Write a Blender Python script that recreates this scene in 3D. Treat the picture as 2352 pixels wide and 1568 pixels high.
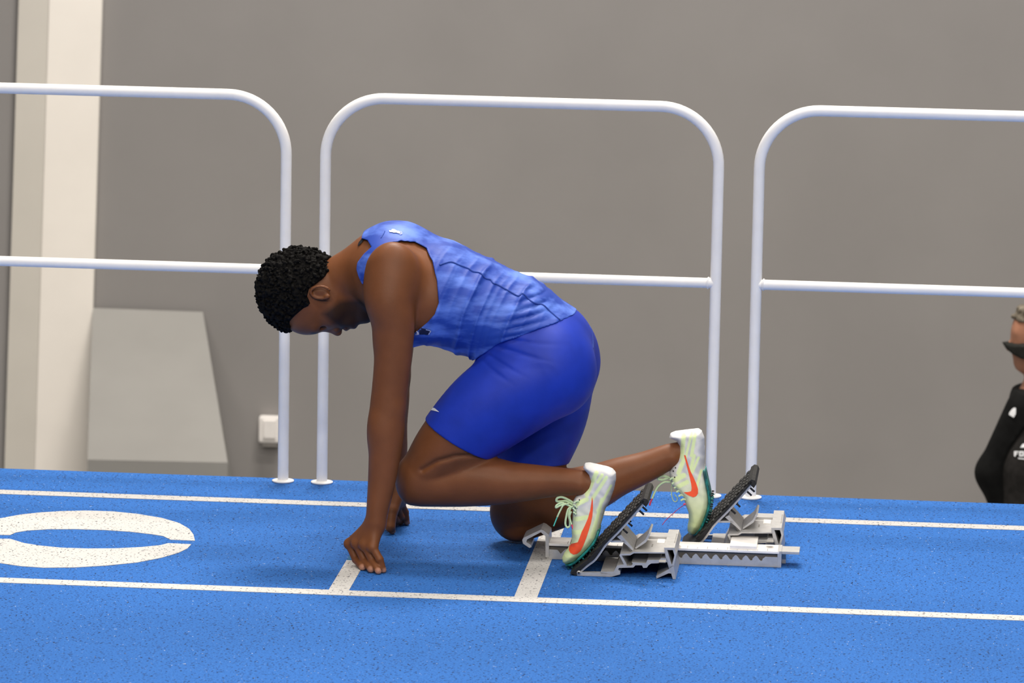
import bpy, bmesh, math, random
import numpy as np
from mathutils import Vector, Matrix
from mathutils.bvhtree import BVHTree
from mathutils.geometry import tessellate_polygon

random.seed(7); np.random.seed(7)
S = bpy.context.scene
COL = S.collection
for o in list(bpy.data.objects):
    bpy.data.objects.remove(o, do_unlink=True)

# ------------------------------------------------------------------ camera
W, H, FPX = 2352, 1568, 10500.0
PITCH, YAW, ROLL = 0.1639, 0.0864, 0.0182
CAM = np.array([0.9649, -11.2502, 2.4075])
_fw = np.array([-math.sin(YAW)*math.cos(PITCH), math.cos(YAW)*math.cos(PITCH), -math.sin(PITCH)])
_r0 = np.array([math.cos(YAW), math.sin(YAW), 0.0]); _u0 = np.cross(_r0, _fw)
_rt = math.cos(ROLL)*_r0 + math.sin(ROLL)*_u0
_up = -math.sin(ROLL)*_r0 + math.cos(ROLL)*_u0
cam = bpy.data.cameras.new('camera'); camo = bpy.data.objects.new('camera', cam); COL.objects.link(camo)
cam.sensor_fit = 'HORIZONTAL'; cam.sensor_width = 36.0; cam.lens = FPX/W*36.0
cam.clip_start = 0.1; cam.clip_end = 200
m3 = Matrix((tuple(_rt), tuple(_up), tuple(-_fw))).transposed()
camo.matrix_world = Matrix.Translation(Vector(CAM)) @ m3.to_4x4()
cam.dof.use_dof = True; cam.dof.focus_distance = 11.35; cam.dof.aperture_fstop = 7.0
S.camera = camo

# ------------------------------------------------------------------ light
S.view_settings.view_transform = 'Standard'; S.view_settings.look = 'None'
S.view_settings.gamma = 1.0; S.view_settings.exposure = 0.0
S.view_settings.use_curve_mapping = False
wd = bpy.data.worlds.new('hall_ambient'); S.world = wd; wd.use_nodes = True
bg = wd.node_tree.nodes['Background']; bg.inputs[0].default_value = (1.0, 0.95, 0.88, 1); bg.inputs[1].default_value = 0.12

def area(name, loc, size, sizey, power, aim, color=(1, .97, .93)):
    l = bpy.data.lights.new(name, 'AREA'); l.shape = 'RECTANGLE'; l.size = size; l.size_y = sizey
    l.energy = power; l.color = color
    o = bpy.data.objects.new(name, l); COL.objects.link(o); o.location = loc
    o.rotation_euler = (Vector(aim)-Vector(loc)).to_track_quat('-Z', 'Y').to_euler()
    return o
# rows of high-bay ceiling lamps over the hall
for (lx, ly, pw) in ((-4, -15, 660), (1.5, -15, 950), (7, -15, 530), (-4, -9, 170), (1.5, -9, 220), (7, -9, 140), (-4, -3.5, 110), (1.5, -3.5, 200), (7, -3.5, 80), (-3.2, 1.5, 120), (1.6, 1.5, 300), (6.5, 1.5, 40), (-.5, 4.2, 760)):
    area('ceiling_lamp', (lx, ly, 8.0), 2.2, 1.0, pw, (lx, ly+.01, 0), (1, .955, .885))

# ------------------------------------------------------------------ pixel <-> world
def ray(u, v):
    d = _fw + _rt*((u-W/2)/FPX) + _up*(-(v-H/2)/FPX)
    return d
def P(u, v, Y):
    d = ray(u, v); t = (Y-CAM[1])/d[1]; return CAM + d*t
def G(u, v, z=0.0):
    d = ray(u, v); t = (z-CAM[2])/d[2]; return CAM + d*t
PX = 1/915.0          # metres per pixel near the athlete

# ------------------------------------------------------------------ object helpers
def empty(name, loc=(0, 0, 0), parent=None):
    o = bpy.data.objects.new(name, None); COL.objects.link(o); o.location = loc; o.empty_display_size = .1
    if parent: o.parent = parent
    return o
def tag(o, label=None, cat=None, group=None, kind=None):
    if label: o['label'] = label
    if cat: o['category'] = cat
    if group: o['group'] = group
    if kind: o['kind'] = kind
    return o
def link(name, me, mat=None, parent=None, smooth=False):
    o = bpy.data.objects.new(name, me); COL.objects.link(o)
    if mat: me.materials.append(mat)
    if smooth:
        me.polygons.foreach_set('use_smooth', np.ones(len(me.polygons), dtype=bool))
    if parent:
        o.parent = parent
        bpy.context.view_layer.update() if parent.parent is None and False else None
        o.matrix_parent_inverse = world_of(parent).inverted()
    return o
def world_of(o):
    m = Matrix.LocRotScale(o.location, o.rotation_euler, o.scale)
    if o.parent: m = world_of(o.parent) @ o.matrix_parent_inverse @ m
    return m
def bmobj(name, bm, mat=None, parent=None, smooth=False):
    me = bpy.data.meshes.new(name); bmesh.ops.recalc_face_normals(bm, faces=bm.faces[:]); bm.to_mesh(me); bm.free()
    return link(name, me, mat, parent, smooth)
def add_box(bm, lo, hi, bevel=0.0):
    b2 = bmesh.new()
    bmesh.ops.create_cube(b2, size=1.0)
    for v in b2.verts:
        v.co = Vector([lo[i]+(v.co[i]+.5)*(hi[i]-lo[i]) for i in range(3)])
    if bevel: bmesh.ops.bevel(b2, geom=b2.edges[:], offset=bevel, segments=2, affect='EDGES', profile=.7)
    merge(bm, b2)
def merge(bm, b2):
    vm = {}
    for v in b2.verts: vm[v] = bm.verts.new(v.co)
    for f in b2.faces:
        try: bm.faces.new([vm[v] for v in f.verts])
        except ValueError: pass
    b2.free()
def add_prism(bm, pts, off, bevel=0.0):
    """pts: list of 3d points (planar polygon), extruded by vector off"""
    n = len(pts); off = Vector(off)
    tris = tessellate_polygon([[Vector(p) for p in pts]])
    b2 = bmesh.new()
    a = [b2.verts.new(Vector(p)) for p in pts]; b = [b2.verts.new(Vector(p)+off) for p in pts]
    for t in tris:
        try:
            b2.faces.new([a[i] for i in t]); b2.faces.new([b[i] for i in reversed(t)])
        except ValueError: pass
    for i in range(n):
        j = (i+1) % n
        try: b2.faces.new([a[i], b[i], b[j], a[j]])
        except ValueError: pass
    bmesh.ops.recalc_face_normals(b2, faces=b2.faces[:])
    merge(bm, b2)
def smooth_pts(pts, n=8, closed=False):
    p = [np.array(q, float) for q in pts]; out = []; N = len(p)
    rng = range(N) if closed else range(N-1)
    for i in rng:
        if closed: a, b, c, d = p[i-1], p[i], p[(i+1) % N], p[(i+2) % N]
        else: a, b, c, d = p[max(i-1, 0)], p[i], p[i+1], p[min(i+2, N-1)]
        for k in range(n):
            t = k/n
            out.append(.5*((2*b)+(c-a)*t+(2*a-5*b+4*c-d)*t*t+(3*b-a-3*c+d)*t**3))
    if not closed: out.append(p[-1])
    return out
def add_tube(bm, pts, r, sides=10, cap=True):
    pts = [Vector(p) for p in pts]; n = len(pts)
    rr = r if hasattr(r, '__len__') else [r]*n
    rings = []; prev = None
    for i, p in enumerate(pts):
        t = (pts[min(i+1, n-1)]-pts[max(i-1, 0)]).normalized()
        if prev is None:
            a = Vector((0, 1, 0)) if abs(t.y) < .9 else Vector((1, 0, 0))
            nrm = (a - t*a.dot(t)).normalized()
        else:
            nrm = (prev - t*prev.dot(t)).normalized()
        prev = nrm; bn = t.cross(nrm)
        rings.append([bm.verts.new(p + (nrm*math.cos(2*math.pi*k/sides)+bn*math.sin(2*math.pi*k/sides))*rr[i]) for k in range(sides)])
    for i in range(n-1):
        for k in range(sides):
            bm.faces.new([rings[i][k], rings[i][(k+1) % sides], rings[i+1][(k+1) % sides], rings[i+1][k]])
    if cap:
        bm.faces.new(list(reversed(rings[0]))); bm.faces.new(rings[-1])
def add_lathe(bm, base, prof, sides=32):
    """prof: (radius, z) list, vertical axis through base"""
    base = Vector(base); rings = []
    for r, z in prof:
        rings.append([bm.verts.new(base+Vector((r*math.cos(2*math.pi*k/sides), r*math.sin(2*math.pi*k/sides), z))) for k in range(sides)])
    for i in range(len(prof)-1):
        for k in range(sides):
            bm.faces.new([rings[i][k], rings[i][(k+1) % sides], rings[i+1][(k+1) % sides], rings[i+1][k]])
    bm.faces.new(list(reversed(rings[0]))); bm.faces.new(rings[-1])

# ------------------------------------------------------------------ materials
def mat(name, col, rough=.6, spec=.4, metal=0.0, var=0.0, vscale=40, bump=0.0, bscale=300, sss=0.0, sheen=0.0, col2=None, detail=3, stretch=None, lo=.35, hi=.65):
    m = bpy.data.materials.new(name); m.use_nodes = True
    nt = m.node_tree; b = nt.nodes['Principled BSDF']
    b.inputs['Base Color'].default_value = (*col, 1); b.inputs['Roughness'].default_value = rough
    b.inputs['Specular IOR Level'].default_value = spec; b.inputs['Metallic'].default_value = metal
    if sheen: b.inputs['Sheen Weight'].default_value = sheen
    if sss:
        b.inputs['Subsurface Weight'].default_value = sss; b.inputs['Subsurface Radius'].default_value = (.012, .005, .003); b.inputs['Subsurface Scale'].default_value = .5
    tc = nt.nodes.new('ShaderNodeTexCoord'); src = tc.outputs['Object']
    if stretch:
        mp = nt.nodes.new('ShaderNodeMapping'); mp.inputs['Scale'].default_value = stretch[0]; mp.inputs['Rotation'].default_value = stretch[1]
        nt.links.new(src, mp.inputs['Vector']); src = mp.outputs['Vector']
    if var or col2:
        nz = nt.nodes.new('ShaderNodeTexNoise'); nz.inputs['Scale'].default_value = vscale; nz.inputs['Detail'].default_value = detail
        nt.links.new(src, nz.inputs['Vector'])
        rp = nt.nodes.new('ShaderNodeValToRGB'); rp.color_ramp.elements[0].position = lo; rp.color_ramp.elements[1].position = hi
        c0 = [c*(1-var) for c in col]; c1 = col2 if col2 else [min(1, c*(1+var)) for c in col]
        rp.color_ramp.elements[0].color = (*c0, 1); rp.color_ramp.elements[1].color = (*c1, 1)
        nt.links.new(nz.outputs['Fac'], rp.inputs['Fac']); nt.links.new(rp.outputs['Color'], b.inputs['Base Color'])
    if bump:
        n2 = nt.nodes.new('ShaderNodeTexNoise'); n2.inputs['Scale'].default_value = bscale; n2.inputs['Detail'].default_value = 2
        nt.links.new(tc.outputs['Object'], n2.inputs['Vector'])
        bp = nt.nodes.new('ShaderNodeBump'); bp.inputs['Strength'].default_value = bump; bp.inputs['Distance'].default_value = .002
        nt.links.new(n2.outputs['Fac'], bp.inputs['Height']); nt.links.new(bp.outputs['Normal'], b.inputs['Normal'])
    return m
def lin(r, g, b):
    f = lambda c: (c/255/12.92) if c/255 <= .04045 else ((c/255+.055)/1.055)**2.4
    return (f(r), f(g), f(b))
def speckle(name, base, base2, dark, light, rough=.8, dlo=.69, llo=.74, cell=330.0, patch=.12):
    """rubber granule surface: fine mottling with scattered dark and pale granules"""
    m = bpy.data.materials.new(name); m.use_nodes = True; nt = m.node_tree; b = nt.nodes['Principled BSDF']
    b.inputs['Roughness'].default_value = rough; b.inputs['Specular IOR Level'].default_value = .12
    tc = nt.nodes.new('ShaderNodeTexCoord'); O = tc.outputs['Object']
    def noise(scale, detail, w=0):
        n = nt.nodes.new('ShaderNodeTexNoise'); n.noise_dimensions = '4D'; n.inputs['W'].default_value = w
        n.inputs['Scale'].default_value = scale; n.inputs['Detail'].default_value = detail
        nt.links.new(O, n.inputs['Vector']); return n.outputs['Fac']
    def ramp(fac, p0, p1, c0, c1):
        r = nt.nodes.new('ShaderNodeValToRGB'); e = r.color_ramp.elements
        e[0].position, e[1].position = p0, p1; e[0].color = (*c0, 1); e[1].color = (*c1, 1)
        nt.links.new(fac, r.inputs['Fac']); return r.outputs['Color']
    def mix(fac, a, c):
        x = nt.nodes.new('ShaderNodeMix'); x.data_type = 'RGBA'
        nt.links.new(fac, x.inputs['Factor'])
        if isinstance(a, tuple): x.inputs['A'].default_value = (*a, 1)
        else: nt.links.new(a, x.inputs['A'])
        if isinstance(c, tuple): x.inputs['B'].default_value = (*c, 1)
        else: nt.links.new(c, x.inputs['B'])
        return x.outputs['Result']
    grain = ramp(noise(cell, 2), .3, .7, base, base2)
    c = mix(ramp(noise(cell*.75, 1, 3.1), dlo, dlo+.04, (0, 0, 0), (1, 1, 1)), grain, dark)
    c = mix(ramp(noise(cell*.8, 1, 7.7), llo, llo+.03, (0, 0, 0), (1, 1, 1)), c, light)
    # broad wear
    big = ramp(noise(1.6, 3, 1.3), .3, .7, (1-patch,)*3, (1+patch*.3,)*3)
    mu = nt.nodes.new('ShaderNodeMix'); mu.data_type = 'RGBA'; mu.blend_type = 'MULTIPLY'; mu.inputs['Factor'].default_value = 1
    nt.links.new(c, mu.inputs['A']); nt.links.new(big, mu.inputs['B'])
    nt.links.new(mu.outputs['Result'], b.inputs['Base Color'])
    bp = nt.nodes.new('ShaderNodeBump'); bp.inputs['Strength'].default_value = .45; bp.inputs['Distance'].default_value = .0025
    nt.links.new(noise(cell*.8, 2, 5), bp.inputs['Height']); nt.links.new(bp.outputs['Normal'], b.inputs['Normal'])
    return m
def attr_mat(name, rough=.5, spec=.4, sss=.0, bump=.1, bscale=500, sheen=0):
    m = mat(name, (.5, .5, .5), rough, spec, bump=bump, bscale=bscale, sss=sss, sheen=sheen)
    nt = m.node_tree; a = nt.nodes.new('ShaderNodeAttribute'); a.attribute_name = 'tone'
    nz = nt.nodes.new('ShaderNodeTexNoise'); nz.inputs['Scale'].default_value = 25; nz.inputs['Detail'].default_value = 4
    tc = [n for n in nt.nodes if n.type == 'TEX_COORD'][0]; nt.links.new(tc.outputs['Object'], nz.inputs['Vector'])
    mr = nt.nodes.new('ShaderNodeMapRange'); mr.inputs[3].default_value = .82; mr.inputs[4].default_value = 1.18
    nt.links.new(nz.outputs['Fac'], mr.inputs[0])
    mu = nt.nodes.new('ShaderNodeVectorMath'); mu.operation = 'SCALE'
    nt.links.new(a.outputs['Color'], mu.inputs[0]); nt.links.new(mr.outputs[0], mu.inputs['Scale'])
    nt.links.new(mu.outputs['Vector'], nt.nodes['Principled BSDF'].inputs['Base Color'])
    return m

M = {}
M['track'] = speckle('track_rubber_blue', (.019, .098, .355), (.042, .172, .51), (.012, .028, .08), (.55, .62, .72), cell=210., dlo=.615, llo=.735)
M['paint'] = speckle('track_paint_white', (.535, .515, .495), (.60, .58, .56), (.07, .07, .08), (.62, .60, .58), cell=200., dlo=.625, patch=.05)
M['teal'] = speckle('track_paint_teal', (.035, .13, .27), (.05, .17, .33), (.01, .02, .05), (.3, .4, .5))
M['wall'] = mat('wall_paint_grey', (.262, .246, .237), .85, .2, var=.03, vscale=2)
M['wall_b'] = mat('concrete_paint_grey', (.265, .255, .24), .8, .2, var=.03, vscale=3)
M['cream'] = mat('column_paint_cream', (.87, .81, .74), .7, .3, var=.02, vscale=4)
M['cream2'] = mat('column_cream_greyer', (.60, .56, .50), .7, .3, var=.02, vscale=4)  # greyer cream for the strip left of the column front
M['lowfloor'] = mat('concrete_floor', (.25, .25, .25), .8, .2, var=.1, vscale=5)
M['rail'] = mat('railing_paint_white', (.90, .875, .85), .35, .5, var=.02, vscale=20)
M['plastic'] = mat('box_plastic_white', (.78, .74, .71), .5, .4, var=.02, vscale=30)
M['alu'] = mat('aluminium_cast', (.52, .505, .49), .42, .5, metal=.4, var=.07, vscale=60, bump=.12, bscale=500)
M['alu_d'] = mat('aluminium_dark', (.27, .255, .235), .5, .4, metal=.3, var=.15, vscale=90)  # darker aluminium, carries the shade of the slot cavities in its colour
M['whiteplate'] = mat('ruler_strip_white', (.84, .80, .76), .5, .4, var=.04, vscale=60)
M['ink'] = mat('ruler_ink', (.30, .28, .26), .6, .3, var=.1, vscale=60)
M['core'] = mat('rail_core_shade', (.13, .115, .10), .7, .3, var=.1, vscale=40)  # shadow of the recess under the ruler strip, put into the core colour
M['rubber'] = mat('pad_rubber_black', (.012, .012, .013), .6, .35, var=.3, vscale=80, bump=.6, bscale=130)
M['rubber_t'] = mat('pad_rubber_tread', (.016, .015, .014), .6, .3, var=.5, vscale=60, bump=.6, bscale=200)
M['bolt'] = mat('bolt_black', (.01, .01, .012), .5, .4, var=.2, vscale=50)
M['skin'] = attr_mat('skin_deep_brown', .48, .24, sss=.04, bump=.12, bscale=420)
M['hair'] = mat('hair_black', (.0045, .0038, .0034), .8, .1, var=.5, vscale=200, bump=.5, bscale=250)
M['nail'] = mat('fingernail', (.50, .25, .18), .35, .5, var=.05, vscale=100)
M['shirt'] = mat('singlet_marbled_blue', (.017, .056, .36), .55, .3, col2=(.125, .235, .74), vscale=11, detail=5, bump=.15, bscale=900,
                 stretch=((.75, 1.0, 2.6), (0, math.radians(24), 0)), lo=.45, hi=.68)
M['seam'] = mat('seam_navy', (.024, .060, .30), .7, .2, var=.1, vscale=80)
M['collar'] = mat('collar_black', (.008, .008, .012), .7, .2, var=.1, vscale=80)
M['shorts'] = mat('shorts_royal_blue', (.012, .037, .38), .5, .25, var=.10, vscale=14, bump=.12, bscale=1000)
M['print'] = mat('print_white', (.80, .80, .82), .6, .3, var=.02, vscale=60)
M['navy'] = mat('print_navy', (.012, .016, .06), .6, .3, var=.1, vscale=60)
M['lilac'] = mat('print_lilac', (.42, .45, .68), .6, .3, var=.05, vscale=60)
M['shoe'] = attr_mat('shoe_knit', .6, .3, bump=.35, bscale=700)
M['orange'] = mat('logo_orange', (.95, .10, .028), .45, .4, var=.05, vscale=60)
M['sole'] = mat('spike_plate_teal', (.016, .27, .25), .4, .5, col2=(.008, .07, .08), vscale=60, lo=.4, hi=.62)
M['lace'] = mat('lace_mint', (.62, .78, .48), .7, .2, var=.08, vscale=150)
M['aglet_t'] = mat('aglet_teal', (.10, .62, .52), .4, .4, var=.05, vscale=100)
M['aglet_p'] = mat('aglet_pink', (.75, .06, .14), .4, .4, var=.05, vscale=100)
M['jacket'] = mat('jacket_black', (.004, .004, .004), .85, .15, var=.3, vscale=30, bump=.2, bscale=200)
M['tee'] = mat('shirt_charcoal', (.022, .020, .019), .9, .1, var=.2, vscale=40)
M['trouser'] = mat('trousers_black', (.012, .012, .013), .85, .2, var=.2, vscale=30)
M['skin2'] = attr_mat('skin_light', .5, .35, sss=.05)
M['hair2'] = mat('hair_greying', (.055, .042, .028), .7, .2, col2=(.20, .17, .13), vscale=60)
M['mask'] = mat('mask_charcoal', (.014, .014, .012), .8, .2, var=.2, vscale=60)

# ------------------------------------------------------------------ signed-distance toolkit
class Grid:
    def __init__(s, lo, hi, h):
        s.lo = np.array(lo, np.float64); s.h = h
        s.n = np.ceil((np.array(hi)-s.lo)/h).astype(int)+1
        s.a = np.full(tuple(s.n), .25, np.float32)
        s.ax = [(s.lo[i]+h*np.arange(s.n[i])).astype(np.float32) for i in range(3)]
    def block(s, lo, hi):
        i0 = np.maximum(np.floor((np.array(lo)-s.lo)/s.h).astype(int), 0)
        i1 = np.minimum(np.ceil((np.array(hi)-s.lo)/s.h).astype(int)+1, s.n)
        if np.any(i1 <= i0): return None
        sl = tuple(slice(a, b) for a, b in zip(i0, i1))
        x = s.ax[0][sl[0]][:, None, None]; y = s.ax[1][sl[1]][None, :, None]; z = s.ax[2][sl[2]][None, None, :]
        return sl, x, y, z
    def add(s, prims):
        for fn, lo, hi, k in prims:
            m = k+3*s.h
            b = s.block(np.array(lo)-m, np.array(hi)+m)
            if b is None: continue
            sl, x, y, z = b
            s.a[sl] = smin(s.a[sl], fn(x, y, z), k)
        return s
    def mesh(s, name):
        return surface_nets(s.a, s.lo, s.h, name)
def smin(a, b, k):
    if k <= 0: return np.minimum(a, b)
    h = np.clip(.5+.5*(b-a)/k, 0, 1)
    return (b+(a-b)*h-k*h*(1-h)).astype(np.float32)
def smax(a, b, k): return -smin(-a, -b, k)
def ecap(p0, p1, a0, b0, a1, b1, k, side=(0, 1, 0), both=False):
    p0 = np.array(p0, float); p1 = np.array(p1, float); d = p1-p0; L = np.linalg.norm(d); d = d/L
    sd = np.array(side, float); sd = sd-d*sd.dot(d); sd /= np.linalg.norm(sd); n = np.cross(d, sd)
    def fn(x, y, z):
        vx, vy, vz = x-p0[0], y-p0[1], z-p0[2]
        t = (vx*d[0]+vy*d[1]+vz*d[2])/L; tc = np.clip(t, 0, 1)
        a = a0+(a1-a0)*tc; b = b0+(b1-b0)*tc; m = np.minimum(a, b)
        un = vx*n[0]+vy*n[1]+vz*n[2]; us = vx*sd[0]+vy*sd[1]+vz*sd[2]; ax = (t-tc)*L
        val = (np.sqrt((un/a)**2+(us/b)**2+(ax/m)**2)-1)*m
        return (val, un*un+us*us+ax*ax) if both else val
    R = max(a0, b0, a1, b1)
    return (fn, np.minimum(p0, p1)-R, np.maximum(p0, p1)+R, k)
def ball(c, r, k): return ell(c, (r, r, r), k)
def ell(c, r, k, axes=None):
    c = np.array(c, float); r = np.array(r, float); A = np.eye(3) if axes is None else np.array(axes, float)
    def fn(x, y, z):
        v = (x-c[0], y-c[1], z-c[2]); k0 = 0; k1 = 0
        for i in range(3):
            q = v[0]*A[i][0]+v[1]*A[i][1]+v[2]*A[i][2]
            k0 = k0+(q/r[i])**2; k1 = k1+(q/r[i]**2)**2
        k0 = np.sqrt(k0); k1 = np.sqrt(k1)+1e-9
        return k0*(k0-1)/k1
    R = r.max()
    return (fn, c-R, c+R, k)
def limb(nodes, k, mir=None, sub=9):
    """nodes (u,v,Y,r_px[,flat]) -> one smoothly swept tapered limb"""
    q = []
    for n in nodes:
        p = P(n[0], n[1], n[2]); r = n[3]*PX; f = n[4] if len(n) > 4 else 1.0
        if mir is not None: p = mir(p)
        q.append(np.array([p[0], p[1], p[2], r, r*f]))
    q = smooth_pts(q, sub)
    segs = [ecap(a[:3], b[:3], a[3], a[4], b[3], b[4], 0, both=True) for a, b in zip(q[:-1], q[1:])]
    lo = np.min([t[1] for t in segs], axis=0); hi = np.max([t[2] for t in segs], axis=0)
    def fn(x, y, z):
        d = np.full(np.broadcast_shapes(x.shape, y.shape, z.shape), .3, np.float32); best = np.full(d.shape, 9., np.float32)
        for f, l, h, _ in segs:
            m = .09
            ix = np.nonzero((x[:, 0, 0] > l[0]-m) & (x[:, 0, 0] < h[0]+m))[0]; iy = np.nonzero((y[0, :, 0] > l[1]-m) & (y[0, :, 0] < h[1]+m))[0]; iz = np.nonzero((z[0, 0] > l[2]-m) & (z[0, 0] < h[2]+m))[0]
            if not (len(ix) and len(iy) and len(iz)): continue
            sx, sy, sz = slice(ix[0], ix[-1]+1), slice(iy[0], iy[-1]+1), slice(iz[0], iz[-1]+1)
            val, D2 = f(x[sx], y[:, sy], z[:, :, sz]); bb = best[sx, sy, sz]; take = D2 < bb
            d[sx, sy, sz] = np.where(take, val, d[sx, sy, sz]); best[sx, sy, sz] = np.minimum(D2, bb)
        return d
    return [(fn, lo, hi, k)]
def surface_nets(a, lo, h, name):
    s = a < 0
    c = np.zeros(tuple(np.array(a.shape)-1), np.uint8)
    for dx in (0, 1):
        for dy in (0, 1):
            for dz in (0, 1):
                c += s[dx:dx+c.shape[0], dy:dy+c.shape[1], dz:dz+c.shape[2]]
    act = (c > 0) & (c < 8)
    idx = np.argwhere(act)
    vid = np.full(c.shape, -1, np.int32); vid[act] = np.arange(len(idx))
    corn = np.array([(i, j, k) for i in (0, 1) for j in (0, 1) for k in (0, 1)])
    vals = np.stack([a[idx[:, 0]+q[0], idx[:, 1]+q[1], idx[:, 2]+q[2]] for q in corn], 1)
    acc = np.zeros((len(idx), 3)); cnt = np.zeros(len(idx))
    for i in range(8):
        for j in range(i+1, 8):
            if np.abs(corn[i]-corn[j]).sum() != 1: continue
            v0, v1 = vals[:, i], vals[:, j]; m = (v0 < 0) != (v1 < 0)
            t = np.where(m, v0/(v0-v1+1e-20), 0)[:, None]
            acc += np.where(m[:, None], corn[i]+t*(corn[j]-corn[i]), 0); cnt += m
    pos = (idx+acc/cnt[:, None])*h+lo
    quads = []
    for ax in range(3):
        o1, o2 = [(1, 2), (2, 0), (0, 1)][ax]
        sl0 = [slice(None)]*3; sl1 = [slice(None)]*3
        sl0[ax] = slice(0, -1); sl1[ax] = slice(1, None)
        s0 = s[tuple(sl0)]; s1 = s[tuple(sl1)]
        e = np.argwhere(s0 != s1)
        e = e[(e[:, o1] > 0) & (e[:, o2] > 0) & (e[:, o1] < a.shape[o1]-1) & (e[:, o2] < a.shape[o2]-1)]
        inside0 = s[e[:, 0], e[:, 1], e[:, 2]]
        def cell(d1, d2):
            q = e.copy(); q[:, o1] -= d1; q[:, o2] -= d2
            return vid[q[:, 0], q[:, 1], q[:, 2]]
        q = np.stack([cell(1, 1), cell(0, 1), cell(0, 0), cell(1, 0)], 1)
        q[~inside0] = q[~inside0][:, ::-1]
        quads.append(q)
    q = np.concatenate(quads); q = q[(q >= 0).all(1)]
    return np_mesh(name, pos, q)
def np_mesh(name, pos, q):
    me = bpy.data.meshes.new(name); me.vertices.add(len(pos)); me.vertices.foreach_set('co', pos.astype(np.float32).ravel())
    me.loops.add(q.size); me.loops.foreach_set('vertex_index', q.astype(np.int32).ravel())
    me.polygons.add(len(q)); me.polygons.foreach_set('loop_start', np.arange(0, q.size, 4, dtype=np.int32))
    me.polygons.foreach_set('use_smooth', np.ones(len(q), bool))
    me.update(calc_edges=True); me.validate()
    return me
def verts_of(me):
    v = np.zeros(len(me.vertices)*3, np.float32); me.vertices.foreach_get('co', v); return v.reshape(-1, 3)
def set_tone(me, rgb):
    at = me.color_attributes.new('tone', 'FLOAT_COLOR', 'POINT')
    c = np.ones((len(me.vertices), 4), np.float32); c[:, :3] = rgb; at.data.foreach_set('color', c.ravel())
def poly2(pts, X, Z):
    """signed distance (negative inside) to a polygon given in x,z"""
    pts = np.array(pts, np.float32); n = len(pts)
    d = np.full(np.broadcast(X, Z).shape, 1e9, np.float32); ins = np.zeros(d.shape, bool)
    for i in range(n):
        a = pts[i]; b = pts[(i+1) % n]; e = b-a; L = (e*e).sum()+1e-12
        t = np.clip(((X-a[0])*e[0]+(Z-a[1])*e[1])/L, 0, 1)
        d = np.minimum(d, (X-a[0]-t*e[0])**2+(Z-a[1]-t*e[1])**2)
        if a[1] != b[1]:
            cr = ((a[1] > Z) != (b[1] > Z)) & (X < (b[0]-a[0])*(Z-a[1])/(b[1]-a[1])+a[0])
            ins ^= cr
    d = np.sqrt(d); return np.where(ins, -d, d)
def xz(pts, Y=None):
    out = []
    for p in pts:
        w = P(p[0], p[1], p[2] if Y is None else Y); out.append((w[0], w[2]))
    return out
def project(me, polys, name, m, parent, off=.0012, cuts=2, smooth_n=0):
    """print: polygons given in photo pixels laid on the facing surface of me"""
    bvh = BVHTree.FromPolygons([v.co.copy() for v in me.vertices], [tuple(p.vertices) for p in me.polygons])
    bm = bmesh.new()
    for pl in polys:
        if smooth_n: pl = [tuple(q) for q in smooth_pts(pl, smooth_n, True)]
        vs = [Vector((p[0], p[1], 0)) for p in pl]
        b2 = bmesh.new(); bv = [b2.verts.new(v) for v in vs]
        for t in tessellate_polygon([vs]):
            try: b2.faces.new([bv[i] for i in t])
            except ValueError: pass
        for _ in range(cuts):
            bmesh.ops.subdivide_edges(b2, edges=b2.edges[:], cuts=1, use_grid_fill=True)
        bmesh.ops.triangulate(b2, faces=b2.faces[:])
        last = None; bad = []
        for v in b2.verts:
            d = Vector(ray(v.co.x, v.co.y)).normalized(); h = bvh.ray_cast(Vector(CAM), d)
            if h[0] is None: bad.append(v)
            else: v.co = h[0]+h[1]*off if h[1].dot(d) < 0 else h[0]-d*off
        bmesh.ops.delete(b2, geom=bad, context='VERTS')
        merge(bm, b2)
    me2 = bpy.data.meshes.new(name); bm.to_mesh(me2); bm.free()
    return link(name, me2, m, parent, True)
def zoomer(ox, oy, s):
    return lambda pts: [(ox+p[0]/s, oy+p[1]/s)+tuple(p[2:]) for p in pts]

# ================================================================== SETTING
YE = G(680, 1099.0)[1]                      # far edge of the raised track
LOW = -1.75; YW = 7.0
bm = bmesh.new(); add_box(bm, (-9, -11.0, -.30), (9, YE, 0.0))
track = tag(bmobj('floor', bm, M['track']), 'blue granulated rubber running track with white lane lines', 'floor', kind='structure')
bm = bmesh.new(); add_box(bm, (-9, YE-.12, LOW), (9, YE-.02, -.30))
tag(bmobj('wall_front', bm, M['wall_b']), 'plain fascia under the raised track edge', 'wall', kind='structure')
bm = bmesh.new(); add_box(bm, (-12, -11.0, LOW-.2), (12, YW+.3, LOW))
tag(bmobj('floor_lower', bm, M['lowfloor']), 'grey concrete floor below the raised track', 'floor', kind='structure')
bm = bmesh.new(); add_box(bm, (-12, YW, LOW), (12, YW+.3, 9))
wall = tag(bmobj('wall_back', bm, M['wall']), 'tall plain grey painted wall behind the railings', 'wall', kind='structure')

LH = .0012
def ground_quad(name, pts, m, h=LH):
    bm = bmesh.new(); add_prism(bm, [(p[0], p[1], .0002) for p in pts], (0, 0, h))
    return bmobj(name, bm, m, track)
for Yc in (-.535, .535):
    o = ground_quad('lane_line', [(-9, Yc-.027), (9, Yc-.027), (9, Yc+.027), (-9, Yc+.027)], M['paint'])
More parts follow.
